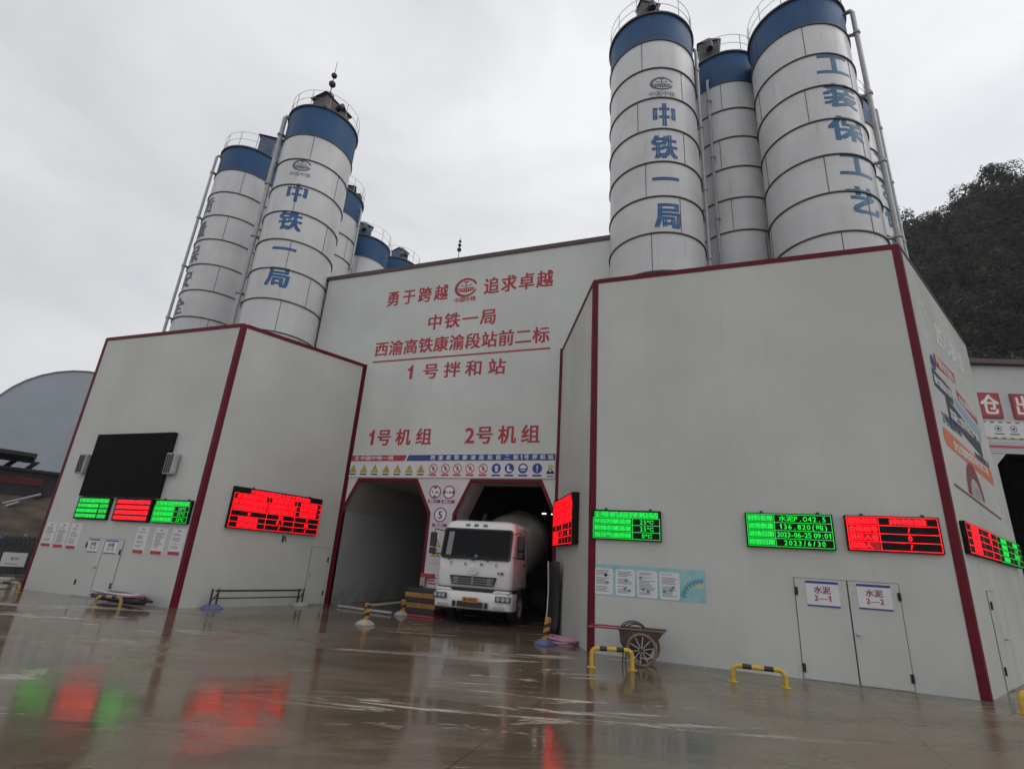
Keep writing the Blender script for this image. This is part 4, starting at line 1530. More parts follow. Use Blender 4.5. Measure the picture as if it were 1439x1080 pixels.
pl = q.build('number_plate', 'plate_yellow', tk, FX)
mb().text('渝A 80632', -.22, .675, .22, .78, .033).build('plate_text', 'trim_black', pl, FX)
for s in (-1, 1):
    HX = TR @ Matrix.Translation((s * 1.02, .02, .80)) @ Matrix.Rotation(R(s * 10), 4, 'Z') @ Matrix.Rotation(R(90), 4, 'X')
    h = mb().prism(rrect(-.24, -.085, .24, .085, .03), .0, .045).build('headlight', 'trim_black', tk, HX, bevel=.006)
    q = mb()
    for x in (-.15, 0, .14):
        q.disc(x, .0, .062, .048, 18)
    q.box((-.22, .055, .0455), (.22, .072, .049))
    q.build('lens', 'glass_clear', h, HX)
    f = mb().prism(rrect(-.18, -.04, .18, .04, .02), 0, .045).build('fog_light', 'glass_clear', tk, HX @ Matrix.Translation((-s * .12, -.255, 0)), bevel=.006)
    mb().prism(rrect(-.055, -.085, .055, .085, .02), 0, .03).build('tow_cover', 'trim_black', tk, FX @ Matrix.Translation((s * .52, .59, 0)))
mb().prism(rrect(-.42, .51, .42, .68, .02), 0, .03).build('lower_grille', 'trim_black', tk, FX, bevel=.006)
# doors, side glass, mirrors
for s in (-1, 1):
    def SX(x, y, z):
        return Vector((s * x, y, z))
    q = mb()
    tl = .042 / .88
    zz = lambda z: 1.238 - max(0, z - 1.92) * tl
    out_ = [(.62, 1.98), (1.50, 1.98), (1.50, 2.66), (.74, 2.66), (.50, 2.30)]
    vs = [(s * (zz(z) + .006), y, z) for y, z in out_]
    q.add(vs, [tuple(range(5)) if s > 0 else tuple(range(5))[::-1]])
    vs2 = [(s * (zz(z) - .03), y, z) for y, z in out_]
    d = mb()
    for a, b in (((.36, 1.15), (.36, 2.2)), ((.36, 2.2), (.66, 2.74)), ((.66, 2.74), (1.58, 2.74)), ((1.58, 2.74), (1.58, 1.15)), ((.36, 1.15), (1.58, 1.15))):
        d.tube([(s * (zz(a[1]) + .001), a[0], a[1]), (s * (zz(b[1]) + .001), b[0], b[1])], .009, 6)
    dr = d.build('door_seam', 'grey_ink', tk, TR)
    q.build('side_window', 'glass', tk, TR)
    mb().box((s * 1.245, 1.38, 1.78), (s * 1.275, 1.56, 1.83)).build('door_handle', 'trim_black', tk, TR, bevel=.005)
    q = mb()
    q.tube([(s * 1.16, .36, 2.72), (s * 1.44, .10, 2.76), (s * 1.46, .06, 2.68)], .017, 8)
    q.tube([(s * 1.22, .20, 2.02), (s * 1.44, .08, 1.98), (s * 1.46, .06, 2.06)], .017, 8)
    mr = q.build('mirror_arm', 'trim_black', tk, TR, smooth=50)
    mb().box((s * 1.46 - .11, .02, 2.22), (s * 1.46 + .11, .10, 2.66)).box((s * 1.46 - .11, .02, 1.99), (s * 1.46 + .11, .10, 2.19)).build('mirror', 'trim_black', mr, TR, bevel=.025)
    mb().box((s * 1.0, .74, .50), (s * 1.25, 1.04, .56)).box((s * 1.0, .74, .78), (s * 1.25, 1.04, .83)).build('step', 'trim_black', tk, TR)
    # wheel arch
    q = mb()
    prof = [(.60 * math.cos(R(a)), .60 * math.sin(R(a))) for a in range(0, 181, 15)]
    vs = []
    for x in (.86, 1.25):
        vs += [(s * x, 1.38 + c, .52 + z) for c, z in prof]
    n = len(prof)
    q.add(vs, [(i, i + 1, n + i + 1, n + i) for i in range(n - 1)])
    q.build('wheel_arch', 'trim_black', tk, TR, smooth=40)
mb().box((-.45, .5, .55), (-.35, 8.3, .85)).box((.35, .5, .55), (.45, 8.3, .85)).box((-.9, 2.1, .6), (.9, 2.9, 1.3)).build('chassis', 'chassis', tk, TR)


def wheel(x, y, twin=False):
    s = 1 if x > 0 else -1
    W = TR @ Matrix.Translation((x, y, .52)) @ Matrix.Rotation(R(90 * s), 4, 'Y')
    hw = .29 if twin else .15
    q = mb().lathe([(.30, -hw), (.44, -hw), (.50, -hw + .03), (.52, -hw + .07), (.52, hw - .07), (.50, hw - .03), (.44, hw), (.30, hw)], 40)
    for k in range(40):
        a = 2 * math.pi * k / 40
        q.T = Matrix.Rotation(a, 4, 'Z')
        q.box((.517, -.012, -hw + .05), (.528, .012, hw - .05))
    w = q.build('wheel', 'black', tk, W, smooth=40)
    mb().lathe([(.30, -hw), (.30, hw - .01), (.27, hw - .02), (.22, hw - .08), (.12, hw - .10), (.12, hw - .02), (.001, hw - .01)], 28).build(
        'rim', 'galv', w, W, smooth=40)


for s in (-1, 1):
    wheel(s * 1.04, 1.38)
    wheel(s * .94, 5.6, True)
    wheel(s * .94, 6.95, True)
DM = TR @ Matrix.Translation((0, 2.25, 2.12)) @ Matrix.Rotation(R(-90 + 11), 4, 'X')
mb().lathe([(.001, 0), (.42, .04), (.80, .28), (1.06, .80), (1.20, 1.7), (1.20, 3.0), (1.0, 4.4), (.66, 5.7), (.60, 5.75), (.40, 5.6), (.001, 5.5)], 64).build(
    'drum', 'truck_drum', tk, DM, smooth=40)
mb().lathe([(1.19, 2.95), (1.24, 2.96), (1.24, 3.10), (1.19, 3.11)], 64).build('drum_ring', 'dark_steel', tk, DM, smooth=40)
mb().box((-.8, 2.2, .85), (.8, 2.5, 1.9)).box((-.9, 7.2, .85), (.9, 7.6, 2.2)).tube([(-.5, 2.1, 2.6), (-.5, 2.1, 3.3), (-.5, 2.3, 3.45)], .07, 10).build('drum_support', 'chassis', tk, TR)
q = mb()
for x in (-.4, .4):
    q.tube([(x, 7.95, .9), (x, 7.95, 3.0), (x * .6, 7.6, 3.5)], .05, 8)
q.prism([(-.5, 7.3), (.5, 7.3), (.3, 8.2), (-.3, 8.2)], 3.2, 3.7)
q.build('hopper', 'truck_white', tk, TR)

# two lamps under the bay roof, over the drum
for i, (lx, ly) in enumerate(((-6.20, 20.6), (-5.86, 20.75))):
    t = thing('ceiling_lamp', ('left' if i == 0 else 'right') + ' one of two small white lamps glowing over the truck drum', 'lamp', place(lx, ly, 3.86), 'lamps inside the right bay')
    mb().lathe([(.001, 0), (.08, .0), (.09, .03), (.09, .05)], 16).build('bulb', 'work_lamp', t, t.matrix_world.copy(), smooth=40)
    mb().lathe([(.095, .03), (.11, .06), (.05, .10), (.02, .12), (.02, 1.30)], 16).build('fitting', 'dark_steel', t, t.matrix_world.copy(), smooth=40)

# ------------------------------------------------------------------ yard things
def hoop(label, p0, p1, h, group='yellow and black hoop barriers', ym='yellow'):
    a, b = Vector((*p0, 0)), Vector((*p1, 0))
    d = (b - a).normalized()
    Lh = (b - a).length
    mw = Matrix.Translation(a) @ Matrix.Rotation(math.atan2(d.y, d.x), 4, 'Z')
    t = thing('hoop_barrier', label, 'barrier', mw, group)
    rr = .045
    c = .11
    path = [(0, 0, -.02), (0, 0, h - c)] + [(c - c * math.cos(R(k)), 0, h - c + c * math.sin(R(k))) for k in (22, 45, 68)] + [(c, 0, h), (Lh - c, 0, h)]
    path += [(Lh - c + c * math.sin(R(k)), 0, h - c + c * math.cos(R(k))) for k in (22, 45, 68)] + [(Lh, 0, h - c), (Lh, 0, -.02)]
    mb().tube(path, rr, 14).build('hoop', ym, t, mw, smooth=50)
    for x in (.28, .70):
        mb().tube([(Lh * x - Lh * .09, 0, h), (Lh * x + Lh * .09, 0, h)], rr + .003, 14).build('black_band', 'stripe_black', t, mw, smooth=50)
    for x in (0, Lh):
        mb().lathe([(rr, .012), (.10, .012), (.10, .001)], 16).build('foot_plate', ym, t, mw @ Matrix.Translation((x, 0, 0)))
    return t


hoop('yellow and black hoop barrier standing in front of the wheelbarrow', (-2.44, 11.95), (-1.66, 12.24), .36)
hoop('yellow and black hoop barrier between the wheelbarrow and the double door', (.27, 12.43), (1.2, 12.47), .29)
hoop('yellow hoop barrier at the far right outside corner, cut by the frame', (4.98, 12.98), (5.75, 13.35), .33)
hoop('yellow hoop barrier by the concrete block left of the left enclosure', (-21.95, 10.9), (-21.25, 11.78), .29, ym='yellow_dirty')
hoop('small yellow hoop barrier standing in front of the hose heap', (-16.62, 11.22), (-16.02, 11.52), .27, ym='yellow_dirty')


def striped_post(label, x, y, h, rz, lean, basem, cat='marker post', group='striped marker posts by the bays'):
    mw = place(x, y, 0, rz)
    t = thing('marker_post', label, cat, mw, group)
    q = mb()
    loft(q, [[(sx * .20, sy * .20, 0) for sx, sy in ((-1, -1), (1, -1), (1, 1), (-1, 1))], [(sx * .19, sy * .19, .05) for sx, sy in ((-1, -1), (1, -1), (1, 1), (-1, 1))],
             [(sx * .09, sy * .09, .14) for sx, sy in ((-1, -1), (1, -1), (1, 1), (-1, 1))]])
    q.build('base', basem, t, mw, bevel=.012)
    PM = mw @ Matrix.Translation((0, 0, .12)) @ Matrix.Rotation(lean, 4, 'Y')
    mb().box((-.065, -.05, 0), (.065, .05, h - .12)).build('post', 'amber', t, PM, bevel=.008)
    q = mb()
    z = .06
    while z < h - .26:
        for yy, sg in ((-.0535, 1), (.0535, -1)):
            q.add([(-.066, yy, z), (.066, yy, z + .08), (.066, yy, z + .17), (-.066, yy, z + .09)], [(0, 1, 2, 3) if sg > 0 else (3, 2, 1, 0)])
        q.add([(.0685, -.052, z + .08), (.0685, .052, z + .08), (.0685, .052, z + .17), (.0685, -.052, z + .17)], [(0, 1, 2, 3)])
        q.add([(-.0685, -.052, z), (-.0685, .052, z), (-.0685, .052, z + .09), (-.0685, -.052, z + .09)], [(3, 2, 1, 0)])
        z += .19
    q.build('black_stripe', 'stripe_black', t, PM)
    return t


striped_post('yellow and black striped post on a pale base in front of the left bay', -9.33, 13.90, .58, R(-20), R(3), 'concrete')
striped_post('yellow and black striped post beside the striped block of the bay pillar', -10.05, 17.1, .50, R(-20), R(0), 'concrete')
striped_post('leaning orange and black striped post with blue base beside the pink hose', -4.12, 14.25, .66, R(-25), R(9), 'base_blue')
for label, P in (('grey guard tube slung between the two striped posts of the left bay', [(-9.36, 13.97, .50), (-9.75, 15.6, .45), (-10.05, 17.0, .42)]),
                 ('pale pipe lying on the floor across the left bay entrance', [(-12.9, 17.35, .05), (-11.6, 17.1, .05), (-10.35, 16.9, .06)])):
    t = thing('guard_tube' if 'guard' in label else 'floor_pipe', label, 'pipe', place(*P[0][:2]))
    mb().tube(P, .038 if 'guard' in label else .05, 10).build('tube', 'pipe_grey', t, Matrix.Identity(4), smooth=50)

ib = thing('impact_block', 'stepped yellow and black striped impact block at the foot of the bay pillar', 'kerb block', place(-9.4, 17.55))
for k, (z0, z1, m_, g_) in enumerate(((.0, .07, 'sign_red', .06), (.071, .27, 'stripe_black', .04), (.271, .44, 'amber_shaded', .0), (.441, .60, 'stripe_black', .02), (.601, .76, 'amber_shaded', .03), (.761, .90, 'stripe_black', .0))):
    mb().box((-10.02 - g_, 17.15 - g_, z0), (-8.86 + g_ * .5, 17.965, z1)).build('layer', m_, ib, Matrix.Identity(4), bevel=.02)
cb = thing('control_box', 'small red and grey box fixed to the bay pillar above the striped block', 'electrical box', FF @ Matrix.Translation((4.2, .95, 0)))
mb().box((4.02, .955, .02), (4.22, 1.24, .16)).build('box', 'concrete', cb, FF, bevel=.01)
mb().box((4.0, 1.245, .02), (4.5, 1.38, .10)).build('lid', 'sign_red', cb, FF, bevel=.01)

# guard rail along the left splayed wall
gr_ = thing('guard_rail', 'low black two bar rail with blue footed posts along the left splayed wall', 'railing', place(-14.62, 13.42))
I4 = Matrix.Identity(4)
ga, gb = Vector((-14.62, 13.42, 0)), Vector((-13.98, 16.55, 0))
for p, m_ in ((ga, 'base_blue'), (gb, 'concrete')):
    d = (gb - ga).normalized()
    q = mb()
    for k in (-.1, .1):
        q.tube([tuple(p + d * k + Vector((0, 0, .1))), tuple(p + d * k + Vector((0, 0, .58)))], .032, 8)
    q.tube([tuple(p + d * -.1 + Vector((0, 0, .2))), tuple(p + d * .1 + Vector((0, 0, .45)))], .02, 6)
    q.build('post', 'dark_steel', gr_, I4)
    q = mb()
    q.T = Matrix.Translation(p) @ Matrix.Rotation(math.atan2(d.y, d.x), 4, 'Z')
    loft(q, [[(sx * .28, sy * .22, .002) for sx, sy in ((-1, -1), (1, -1), (1, 1), (-1, 1))], [(sx * .16, sy * .12, .12) for sx, sy in ((-1, -1), (1, -1), (1, 1), (-1, 1))]])
    q.build('base', m_, gr_, I4, bevel=.01)
for z, r_ in ((.52, .03), (.30, .02)):
    mb().tube([tuple(ga + Vector((0, 0, z))), tuple(gb + Vector((0, 0, z)))], r_, 8).build('bar', 'dark_steel', gr_, I4, smooth=50)


def hose(label, cx, cy, rad, loops, r, mats, seed, sx=1.0, sy=1.0, lift=.03, name='hose_coil'):
    rnd = random.Random(seed)
    t = thing(name, label, 'hose', place(cx, cy))
    lev = 0
    for mm in mats:
        P = []
        n = loops * 28
        par = [(rnd.uniform(.55, 1.0), rnd.uniform(-.16, .16), rnd.uniform(-.12, .12), rnd.random() * 6.28) for _ in range(loops + 2)]
        for k in range(n):
            f = k / 28
            i, u = int(f), f - int(f)
            u = u * u * (3 - 2 * u)
            mixp = [par[i][j] * (1 - u) + par[i + 1][j] * u for j in range(3)]
            a = 2 * math.pi * f
            z = r + lift * (lev + f * .55) + .5 * lift * (1 + math.sin(a * 1.5 + par[i][3]))
            P.append((cx + sx * rad * (mixp[0] * math.cos(a) + mixp[1]), cy + sy * rad * (mixp[0] * math.sin(a) + mixp[2]), z))
        lev += loops * .22
        mb().tube(P, r, 8).build('hose', mm, t, I4, smooth=60)
    return t


hose('pale pink hose coiled on the floor against the splayed wall right of the truck', -3.80, 14.86, .47, 3, .03, ['hose_pink'], 3, lift=.05)
hose('heap of purple, white and black hoses in front of the left double door', -16.78, 11.98, 1.25, 2, .036,
     ['black', 'hose_white', 'hose_purple', 'black', 'hose_white', 'hose_purple', 'hose_white'], 12, 1.0, .33, .07, 'hose_heap')

# curved rubber sheet
rs = thing('rubber_sheet', 'tall curved black rubber sheet with a pale edge leaning right of the truck', 'rubber sheet', place(-4.75, 17.0))
q = mb()
vs, fs = [], []
N, K = 12, 10
for i in range(N + 1):
    s_ = i / N
    for k in range(K + 1):
        z = 2.05 * k / K
        x = -5.0 + .52 * s_ + .05 * math.sin(z * 1.2)
        y = 17.30 - .62 * s_ - .16 * math.sin(math.pi * s_) + .05 * math.sin(z * 2)
        vs.append((x, y, z + .003))
for i in range(N):
    for k in range(K):
        a = i * (K + 1) + k
        fs.append((a, a + K + 1, a + K + 2, a + 1))
q.add(vs, fs)
o = q.build('sheet', 'black', rs, I4, smooth=60)
sd = o.modifiers.new('thick', 'SOLIDIFY')
sd.thickness = .025
mb().tube([(vs[k][0] - .012, vs[k][1] - .02, vs[k][2]) for k in range(K + 1)], .022, 8).build('edge_strip', 'letter_white', rs, I4, smooth=60)

# wheelbarrow
ct = thing('wheelbarrow', 'muddy two wheeled wheelbarrow with red handles parked against the right front wall', 'wheelbarrow', place(-1.5, 13.0))
for y in (12.72, 13.42):
    W = Matrix.Translation((-1.52, y, .33)) @ Matrix.Rotation(R(90), 4, 'X')
    ring = [(.30 * math.cos(2 * math.pi * j / 40), .30 * math.sin(2 * math.pi * j / 40), 0) for j in range(40)]
    w_ = mb().tube(ring, .032, 10, True).build('wheel', 'cart_wheel', ct, W, smooth=60)
    q = mb()
    for k in range(10):
        a = 2 * math.pi * k / 10 + .2
        q.tube([(.04 * math.cos(a), .04 * math.sin(a), .03), (.27 * math.cos(a), .27 * math.sin(a), .0)], .009, 6)
    q.build('spoke', 'hose_white', w_, W)
    mb().lathe([(.001, -.05), (.045, -.05), (.045, .05), (.001, .05)], 16).build('hub', 'cart_mud', w_, W)
mb().tube([(-1.52, 12.66, .33), (-1.52, 13.48, .33)], .02, 8).build('axle', 'cart_mud', ct, I4)
q = mb()
sec = lambda x0, x1, y0, y1, z: [(x0, y0, z), (x1, y0, z), (x1, y1, z), (x0, y1, z)]
loft(q, [sec(-1.84, -1.40, 12.90, 13.28, .17), sec(-1.99, -1.28, 12.82, 13.36, .42), sec(-2.02, -1.06, 12.80, 13.38, .70)])
q.f = [f for i, f in enumerate(q.f) if i != 1]
q.m = q.m[:-1]
o = q.build('tray', 'cart_mud', ct, I4)
sd = o.modifiers.new('thick', 'SOLIDIFY')
sd.thickness = .012
rim = [(-2.03, 12.79, .705), (-1.04, 12.79, .715), (-1.04, 13.39, .715), (-2.03, 13.39, .705)]
mb().tube(rim, .02, 8, True).build('rim', 'cart_wheel', ct, I4)
q = mb()
for y in (12.83, 13.35):
    q.tube([(-2.0, y, .69), (-2.55, y, .685), (-2.75, y, .66)], .018, 8)
q.tube([(-2.72, 12.83, .665), (-2.72, 13.35, .665)], .016, 8)
q.build('handle', 'cart_red', ct, I4, smooth=50)
mb().tube([(-1.93, 12.86, .28), (-1.95, 12.86, .01)], .016, 6).tube([(-1.93, 13.32, .28), (-1.95, 13.32, .01)], .016, 6).build('leg', 'cart_mud', ct, I4)
t = thing('cable_loop', 'dark cable looped on top of the wheelbarrow tray', 'cable', place(-1.75, 13.1, .6))
q = mb()
for k, (r1, dx) in enumerate(((.24, 0), (.20, .04), (.27, -.03))):
    q.tube([(-1.72 + dx + r1 * math.cos(R(a)), 12.95 + .08 * k + .05 * math.sin(R(a * 2)), .66 + r1 * .72 * math.sin(R(a))) for a in range(-10, 195, 12)], .013, 6)
q.build('cable', 'black', t, I4, smooth=60)

# ------------------------------------------------------------------ far left: barrel roofed shed, lean-to, bank, fence
a_ = R(-63.3)
tv = Vector((.454, .891, 0)).normalized()
SH = Matrix(((tv.x, 0, tv.y, -54.84), (tv.y, 0, -tv.x, 24.34), (0, 1, 0, 0), (0, 0, 0, 1)))
q = mb()
pts = [(-.7, 0)] + [(6.0 + 6.75 * math.cos(R(180 - k)), 9.35 + 6.75 * math.sin(R(k))) for k in range(0, 181, 9)] + [(12.75, 0)]
q.prism(pts, -30, 0)
sd_ = thing('barrel_shed', 'large grey barrel roofed shed beyond the left enclosure', 'shed', SH)
q.build('body', 'shed_grey', sd_, SH, smooth=25)
q = mb()
for p0, p1 in zip(pts[1:-2], pts[2:-1]):
    q.tube([(p0[0], p0[1], .03), (p1[0], p1[1], .03)], .07, 6)
q.build('edge_trim', 'grey_ink', sd_, SH)

q = mb()
nx, ny = 40, 16
vs, fs = [], []
for i in range(nx + 1):
    s_ = -22 + 44 * i / nx
    for j in range(ny + 1):
        c_ = j / ny
        d = 36 + 12 * c_
        base = Vector((-.891 * d, .454 * d, 0)) + tv * s_
        z = -.05 + 4.3 * (c_ * c_ * (3 - 2 * c_)) + .25 * math.sin(s_ * .9 + c_ * 5) * c_ + .15 * math.sin(s_ * 2.3 + j)* c_
        vs.append((base.x, base.y, z))
for i in range(nx):
    for j in range(ny):
        a = i * (ny + 1) + j
        fs.append((a, a + ny + 1, a + ny + 2, a + 1))
q.add(vs, fs)
setting(q.build('earth_bank', 'earth', smooth=60))
LT = Matrix(((tv.x, 0, tv.y, -40.6), (tv.y, 0, -tv.x, 19.4), (0, 1, 0, 0), (0, 0, 0, 1)))
lt = thing('work_hut', 'dark open sided hut with red band on the earth bank at far left', 'hut', LT)
mb().box((-9, 2.6, -7.5), (3.6, 5.6, -2.2)).build('body', 'shed_dark', lt, LT)
mb().box((-9.2, 5.61, -7.8), (3.9, 5.78, -2.0)).build('roof', 'shed_dark', lt, LT)
mb().box((-6, 4.75, -2.199), (2.2, 5.25, -2.15)).build('red_band', mat('dim_red', (.10, .018, .016), .8), lt, LT)
mb().prism([(-9, 6.5), (1.35, 6.5), (1.45, 6.72), (-9, 6.9)], -6, -1.2).build('upper_roof', 'shed_dark', lt, LT)
q = mb()
for x in (-4, -.2, .9):
    q.prism([(x, 5.79), (x + .35, 5.79), (x + .85, 6.49), (x + .5, 6.49)], -4.5, -4.2)
q.build('strut', 'shed_dark', lt, LT)
for i, (p, qv) in enumerate((((-40.6, 18.6, 2.75), (-39.4, 21.3, 4.15)), ((-40.3, 18.5, 2.45), (-39.6, 20.4, 3.55)))):
    t = thing('bank_pipe', ('upper' if i == 0 else 'lower') + ' of two pale pipes lying up the brown earth bank', 'pipe', place(p[0], p[1], p[2]))
    mb().tube([p, qv], .07, 8).build('tube', 'pipe_grey', t, I4)
F0, F1 = Vector((-33.2, 10.6, 0)), Vector((-27.6, 19.6, 0))
ft = (F1 - F0).normalized()
FM = Matrix(((ft.x, 0, ft.y, F0.x), (ft.y, 0, -ft.x, F0.y), (0, 1, 0, 0), (0, 0, 0, 1)))
fl = (F1 - F0).length
fe = thing('sheet_fence', 'dark corrugated sheet fence in front of the earth bank at far left', 'fence', FM)
q = mb()
n = int(fl / .16)
for k in range(n):
    q.box((k * .16, .02, -.02), (k * .16 + .10, 1.68, .02))
q.box((0, .02, -.03), (fl, 1.60, -.0205))
q.build('sheet', 'dark_steel', fe, FM)
q = mb()
for k in range(int(fl / 1.6)):
    q.box((k * 1.6, 0, -.08), (k * 1.6 + .06, 1.78, -.0301))
q.build('post', 'galv', fe, FM)
bn = thing('blue_banner', 'blue banner with dark lettering hung on the dark fence at the left edge', 'banner', FM @ Matrix.Translation((4.6, 1, 0)))
mb().prism([(1.5, 1.05), (5.2, 1.05), (5.75, 1.62), (1.5, 1.66)], .03, .05).build('sheet', 'banner_blue', bn, FM)
mb().text('安全', 4.0, 1.18, 5.0, 1.55, .053).build('lettering', 'sign_blue', bn, FM)
wn_ = thing('white_notice', 'small white notice board leaning low on the dark fence at the left edge', 'notice', FM @ Matrix.Translation((6.2, .5, 0)))
mb().box((5.9, .35, .03), (6.75, .95, .06)).build('sheet', 'paper', wn_, FM)
mb().text('配合', 6.2, .62, 6.5, .76, .063).quad(6.05, .45, 6.5, .48, .063).build('print', 'grey_ink', wn_, FM)
kb = thing('concrete_kerb', 'low pale concrete block beside the outer corner of the left enclosure', 'concrete block', place(-23.3, 11.9))
mb().box((-.95, -.28, .0), (.85, .28, .34)).build('block', 'concrete', kb, place(-23.4, 11.75, .002, R(48)), bevel=.03)

# ------------------------------------------------------------------ far right: material warehouse
wa = R(16)
WM = Matrix(((math.cos(wa), 0, math.sin(wa), 15.34), (math.sin(wa), 0, -math.cos(wa), 36.94), (0, 1, 0, 0), (0, 0, 0, 1)))
wh = thing('material_warehouse', 'white clad warehouse with dark opening beyond the right enclosure', 'warehouse', WM)
q = mb()
for pc in ([(-6, 9.6), (22, 9.6), (22, 14.98), (-6, 14.98)], [(-6, 0), (.13, 0), (.13, 8.95), (.74, 9.6), (-6, 9.6)], [(14, 0), (22, 0), (22, 9.6), (13.4, 9.6), (14, 8.95)]):
    q.prism(pc, -.15, 0)
q.build('front_wall', 'warehouse', wh, WM)
mb().box((-6.2, 15.0, -26), (22.2, 15.3, .35)).build('roof', 'fascia', wh, WM)
mb().box((-6, 0, -25.8), (-5.8, 14.97, -.16)).box((21.8, 0, -25.8), (22, 14.97, -.16)).box((-5.79, 0, -25.9), (21.79, 14.97, -25.7)).build('side_wall', 'hall', wh, WM)
q = mb()
for k in range(6):
    q.box((-6, 9.62 + k * .125, .003), (22, 9.70 + k * .125, .04))
q.build('cladding_rib', 'silver', wh, WM)
mb().box((-6, 9.93, .041), (22, 10.05, .055)).build('red_stripe', 'sign_red', wh, WM)
for ch, u0, lab in (('仓', -.20, 'red square sign with a white character, half hidden by the right enclosure edge'), ('出', 1.66, 'red square sign with a white character at the right edge of the picture')):
    t = thing('square_sign', lab, 'sign', WM @ Matrix.Translation((u0 + .6, 11.7, 0)), 'red square signs on the warehouse')
    mb().box((u0, 11.67, .003), (u0 + 1.25, 13.22, .10)).build('panel', 'sign_red', t, WM, bevel=.02)
    q = mb()
    for a, b in (((u0 + .05, 11.73), (u0 + 1.20, 11.77)), ((u0 + .05, 13.12), (u0 + 1.20, 13.16)), ((u0 + .05, 11.77), (u0 + .09, 13.12)), ((u0 + 1.16, 11.77), (u0 + 1.20, 13.12))):
        q.quad(a[0], a[1], b[0], b[1], .104)
    q.build('border', 'fascia', t, WM)
    mb().char(ch, u0 + .12, 11.82, u0 + 1.13, 13.08, .106).build('character', 'letter_white', t, WM)
pb = thing('hazard_board', 'white pictogram board with black and yellow edging under the red square signs', 'sign board', WM @ Matrix.Translation((2, 10.45, 0)))
mb().box((-.3, 10.45, .003), (6.5, 11.48, .03)).build('board', 'paper', pb, WM)
q = mb()
for k in range(15):
    u = -.22 + k * .46
    q.quad(u, 11.40, u + .22, 11.465, .034)
    q.quad(u, 10.465, u + .22, 10.53, .034)
q.build('black_edge', 'black_ink', pb, WM)
q = mb().quad(-.29, 10.46, 6.49, 10.535, .032)
q.build('yellow_edge', 'sign_yellow', pb, WM)
for k in range(7):
    cx = .62 + k * .83
    q = mb().disc(cx, 11.06, .19, .034, 24, .155)
    q.disc(cx, 11.06, .08, .034, 12)
    q.quad(cx - .26, 10.72, cx + .26, 10.78, .034)
    q.build('roundel', 'black_ink', pb, WM)
fl_ = thing('hanging_box', 'pale plain box hung at the left edge of the warehouse opening', 'lamp', WM @ Matrix.Translation((.2, 6.95, -1)))  # pale shape read as a hanging sign, drawn as a plain housing
mb().box((.02, 6.95, -1.2), (.22, 7.62, -1.0)).build('housing', 'galv', fl_, WM, bevel=.03)
mb().tube([(.12, 7.62, -1.1), (.12, 9.5, -1.1)], .025, 6).build('hanger', 'dark_steel', fl_, WM)
fl2 = thing('hanging_box', 'white ribbed box lower in the warehouse opening above the brown heap', 'lamp', WM @ Matrix.Translation((.6, 5.1, -2)))  # second white shape, also read as a sign
mb().box((.42, 5.15, -2.2), (.95, 5.95, -1.9)).build('housing', 'galv', fl2, WM, bevel=.06)
mb().tube([(.7, 5.95, -2.05), (.7, 9.5, -2.05)], .03, 6).build('hanger', 'dark_steel', fl2, WM)
q = mb()
vs, fs = [], []
n = 26
for i in range(n + 1):
    for j in range(n + 1):
        u, w = -4 + 16 * i / n, -4.0 - 16 * j / n
        z = max(0, 5.6 * (1 - math.hypot((u - 3.5) / 7.5, (w + 12) / 8))) + .2 * math.sin(u * 2.1 + w) * (1 if abs(w + 12) < 7 else 0)
        vs.append((u, max(z, .02), w))
for i in range(n):
    for j in range(n):
        a = i * (n + 1) + j
        fs.append((a, a + 1, a + n + 2, a + n + 1))
q.add(vs, fs)
o = q.build('gravel_heap', 'earth', None, WM, smooth=60)
o['kind'] = 'stuff'
tag(o, 'brown heap of gravel inside the dark warehouse opening', 'gravel')

# ------------------------------------------------------------------ wooded hill to the right
def lerp_tab(t, x):
    for (x0, y0), (x1, y1) in zip(t[:-1], t[1:]):
        if x <= x1:
            return y0 + (y1 - y0) * max(0, min(1, (x - x0) / (x1 - x0)))
    return t[-1][1]


RID = [(-8, 8), (6, 16), (13, 25), (19.6, 30.3), (23, 30.6), (25.2, 31.6), (26.8, 31.4), (28.2, 31.3), (29.6, 32.4), (40, 35), (60, 30)]


def hill_z(azd, d):
    e = lerp_tab(RID, azd)
    zr = 1.9 + 185 * math.tan(R(e)) - 5
    t = (d - 88) / (185 - 88)
    if t <= 0:
        return -.4
    if t < 1:
        s_ = .35 * t + .65 * t * t * (3 - 2 * t)
    else:
        s_ = 1 - .5 * (t - 1)
    return zr * s_ + 2.2 * math.sin(azd * .9 + d * .05) * min(1, t * 2) * (1 if t < 1 else 0)


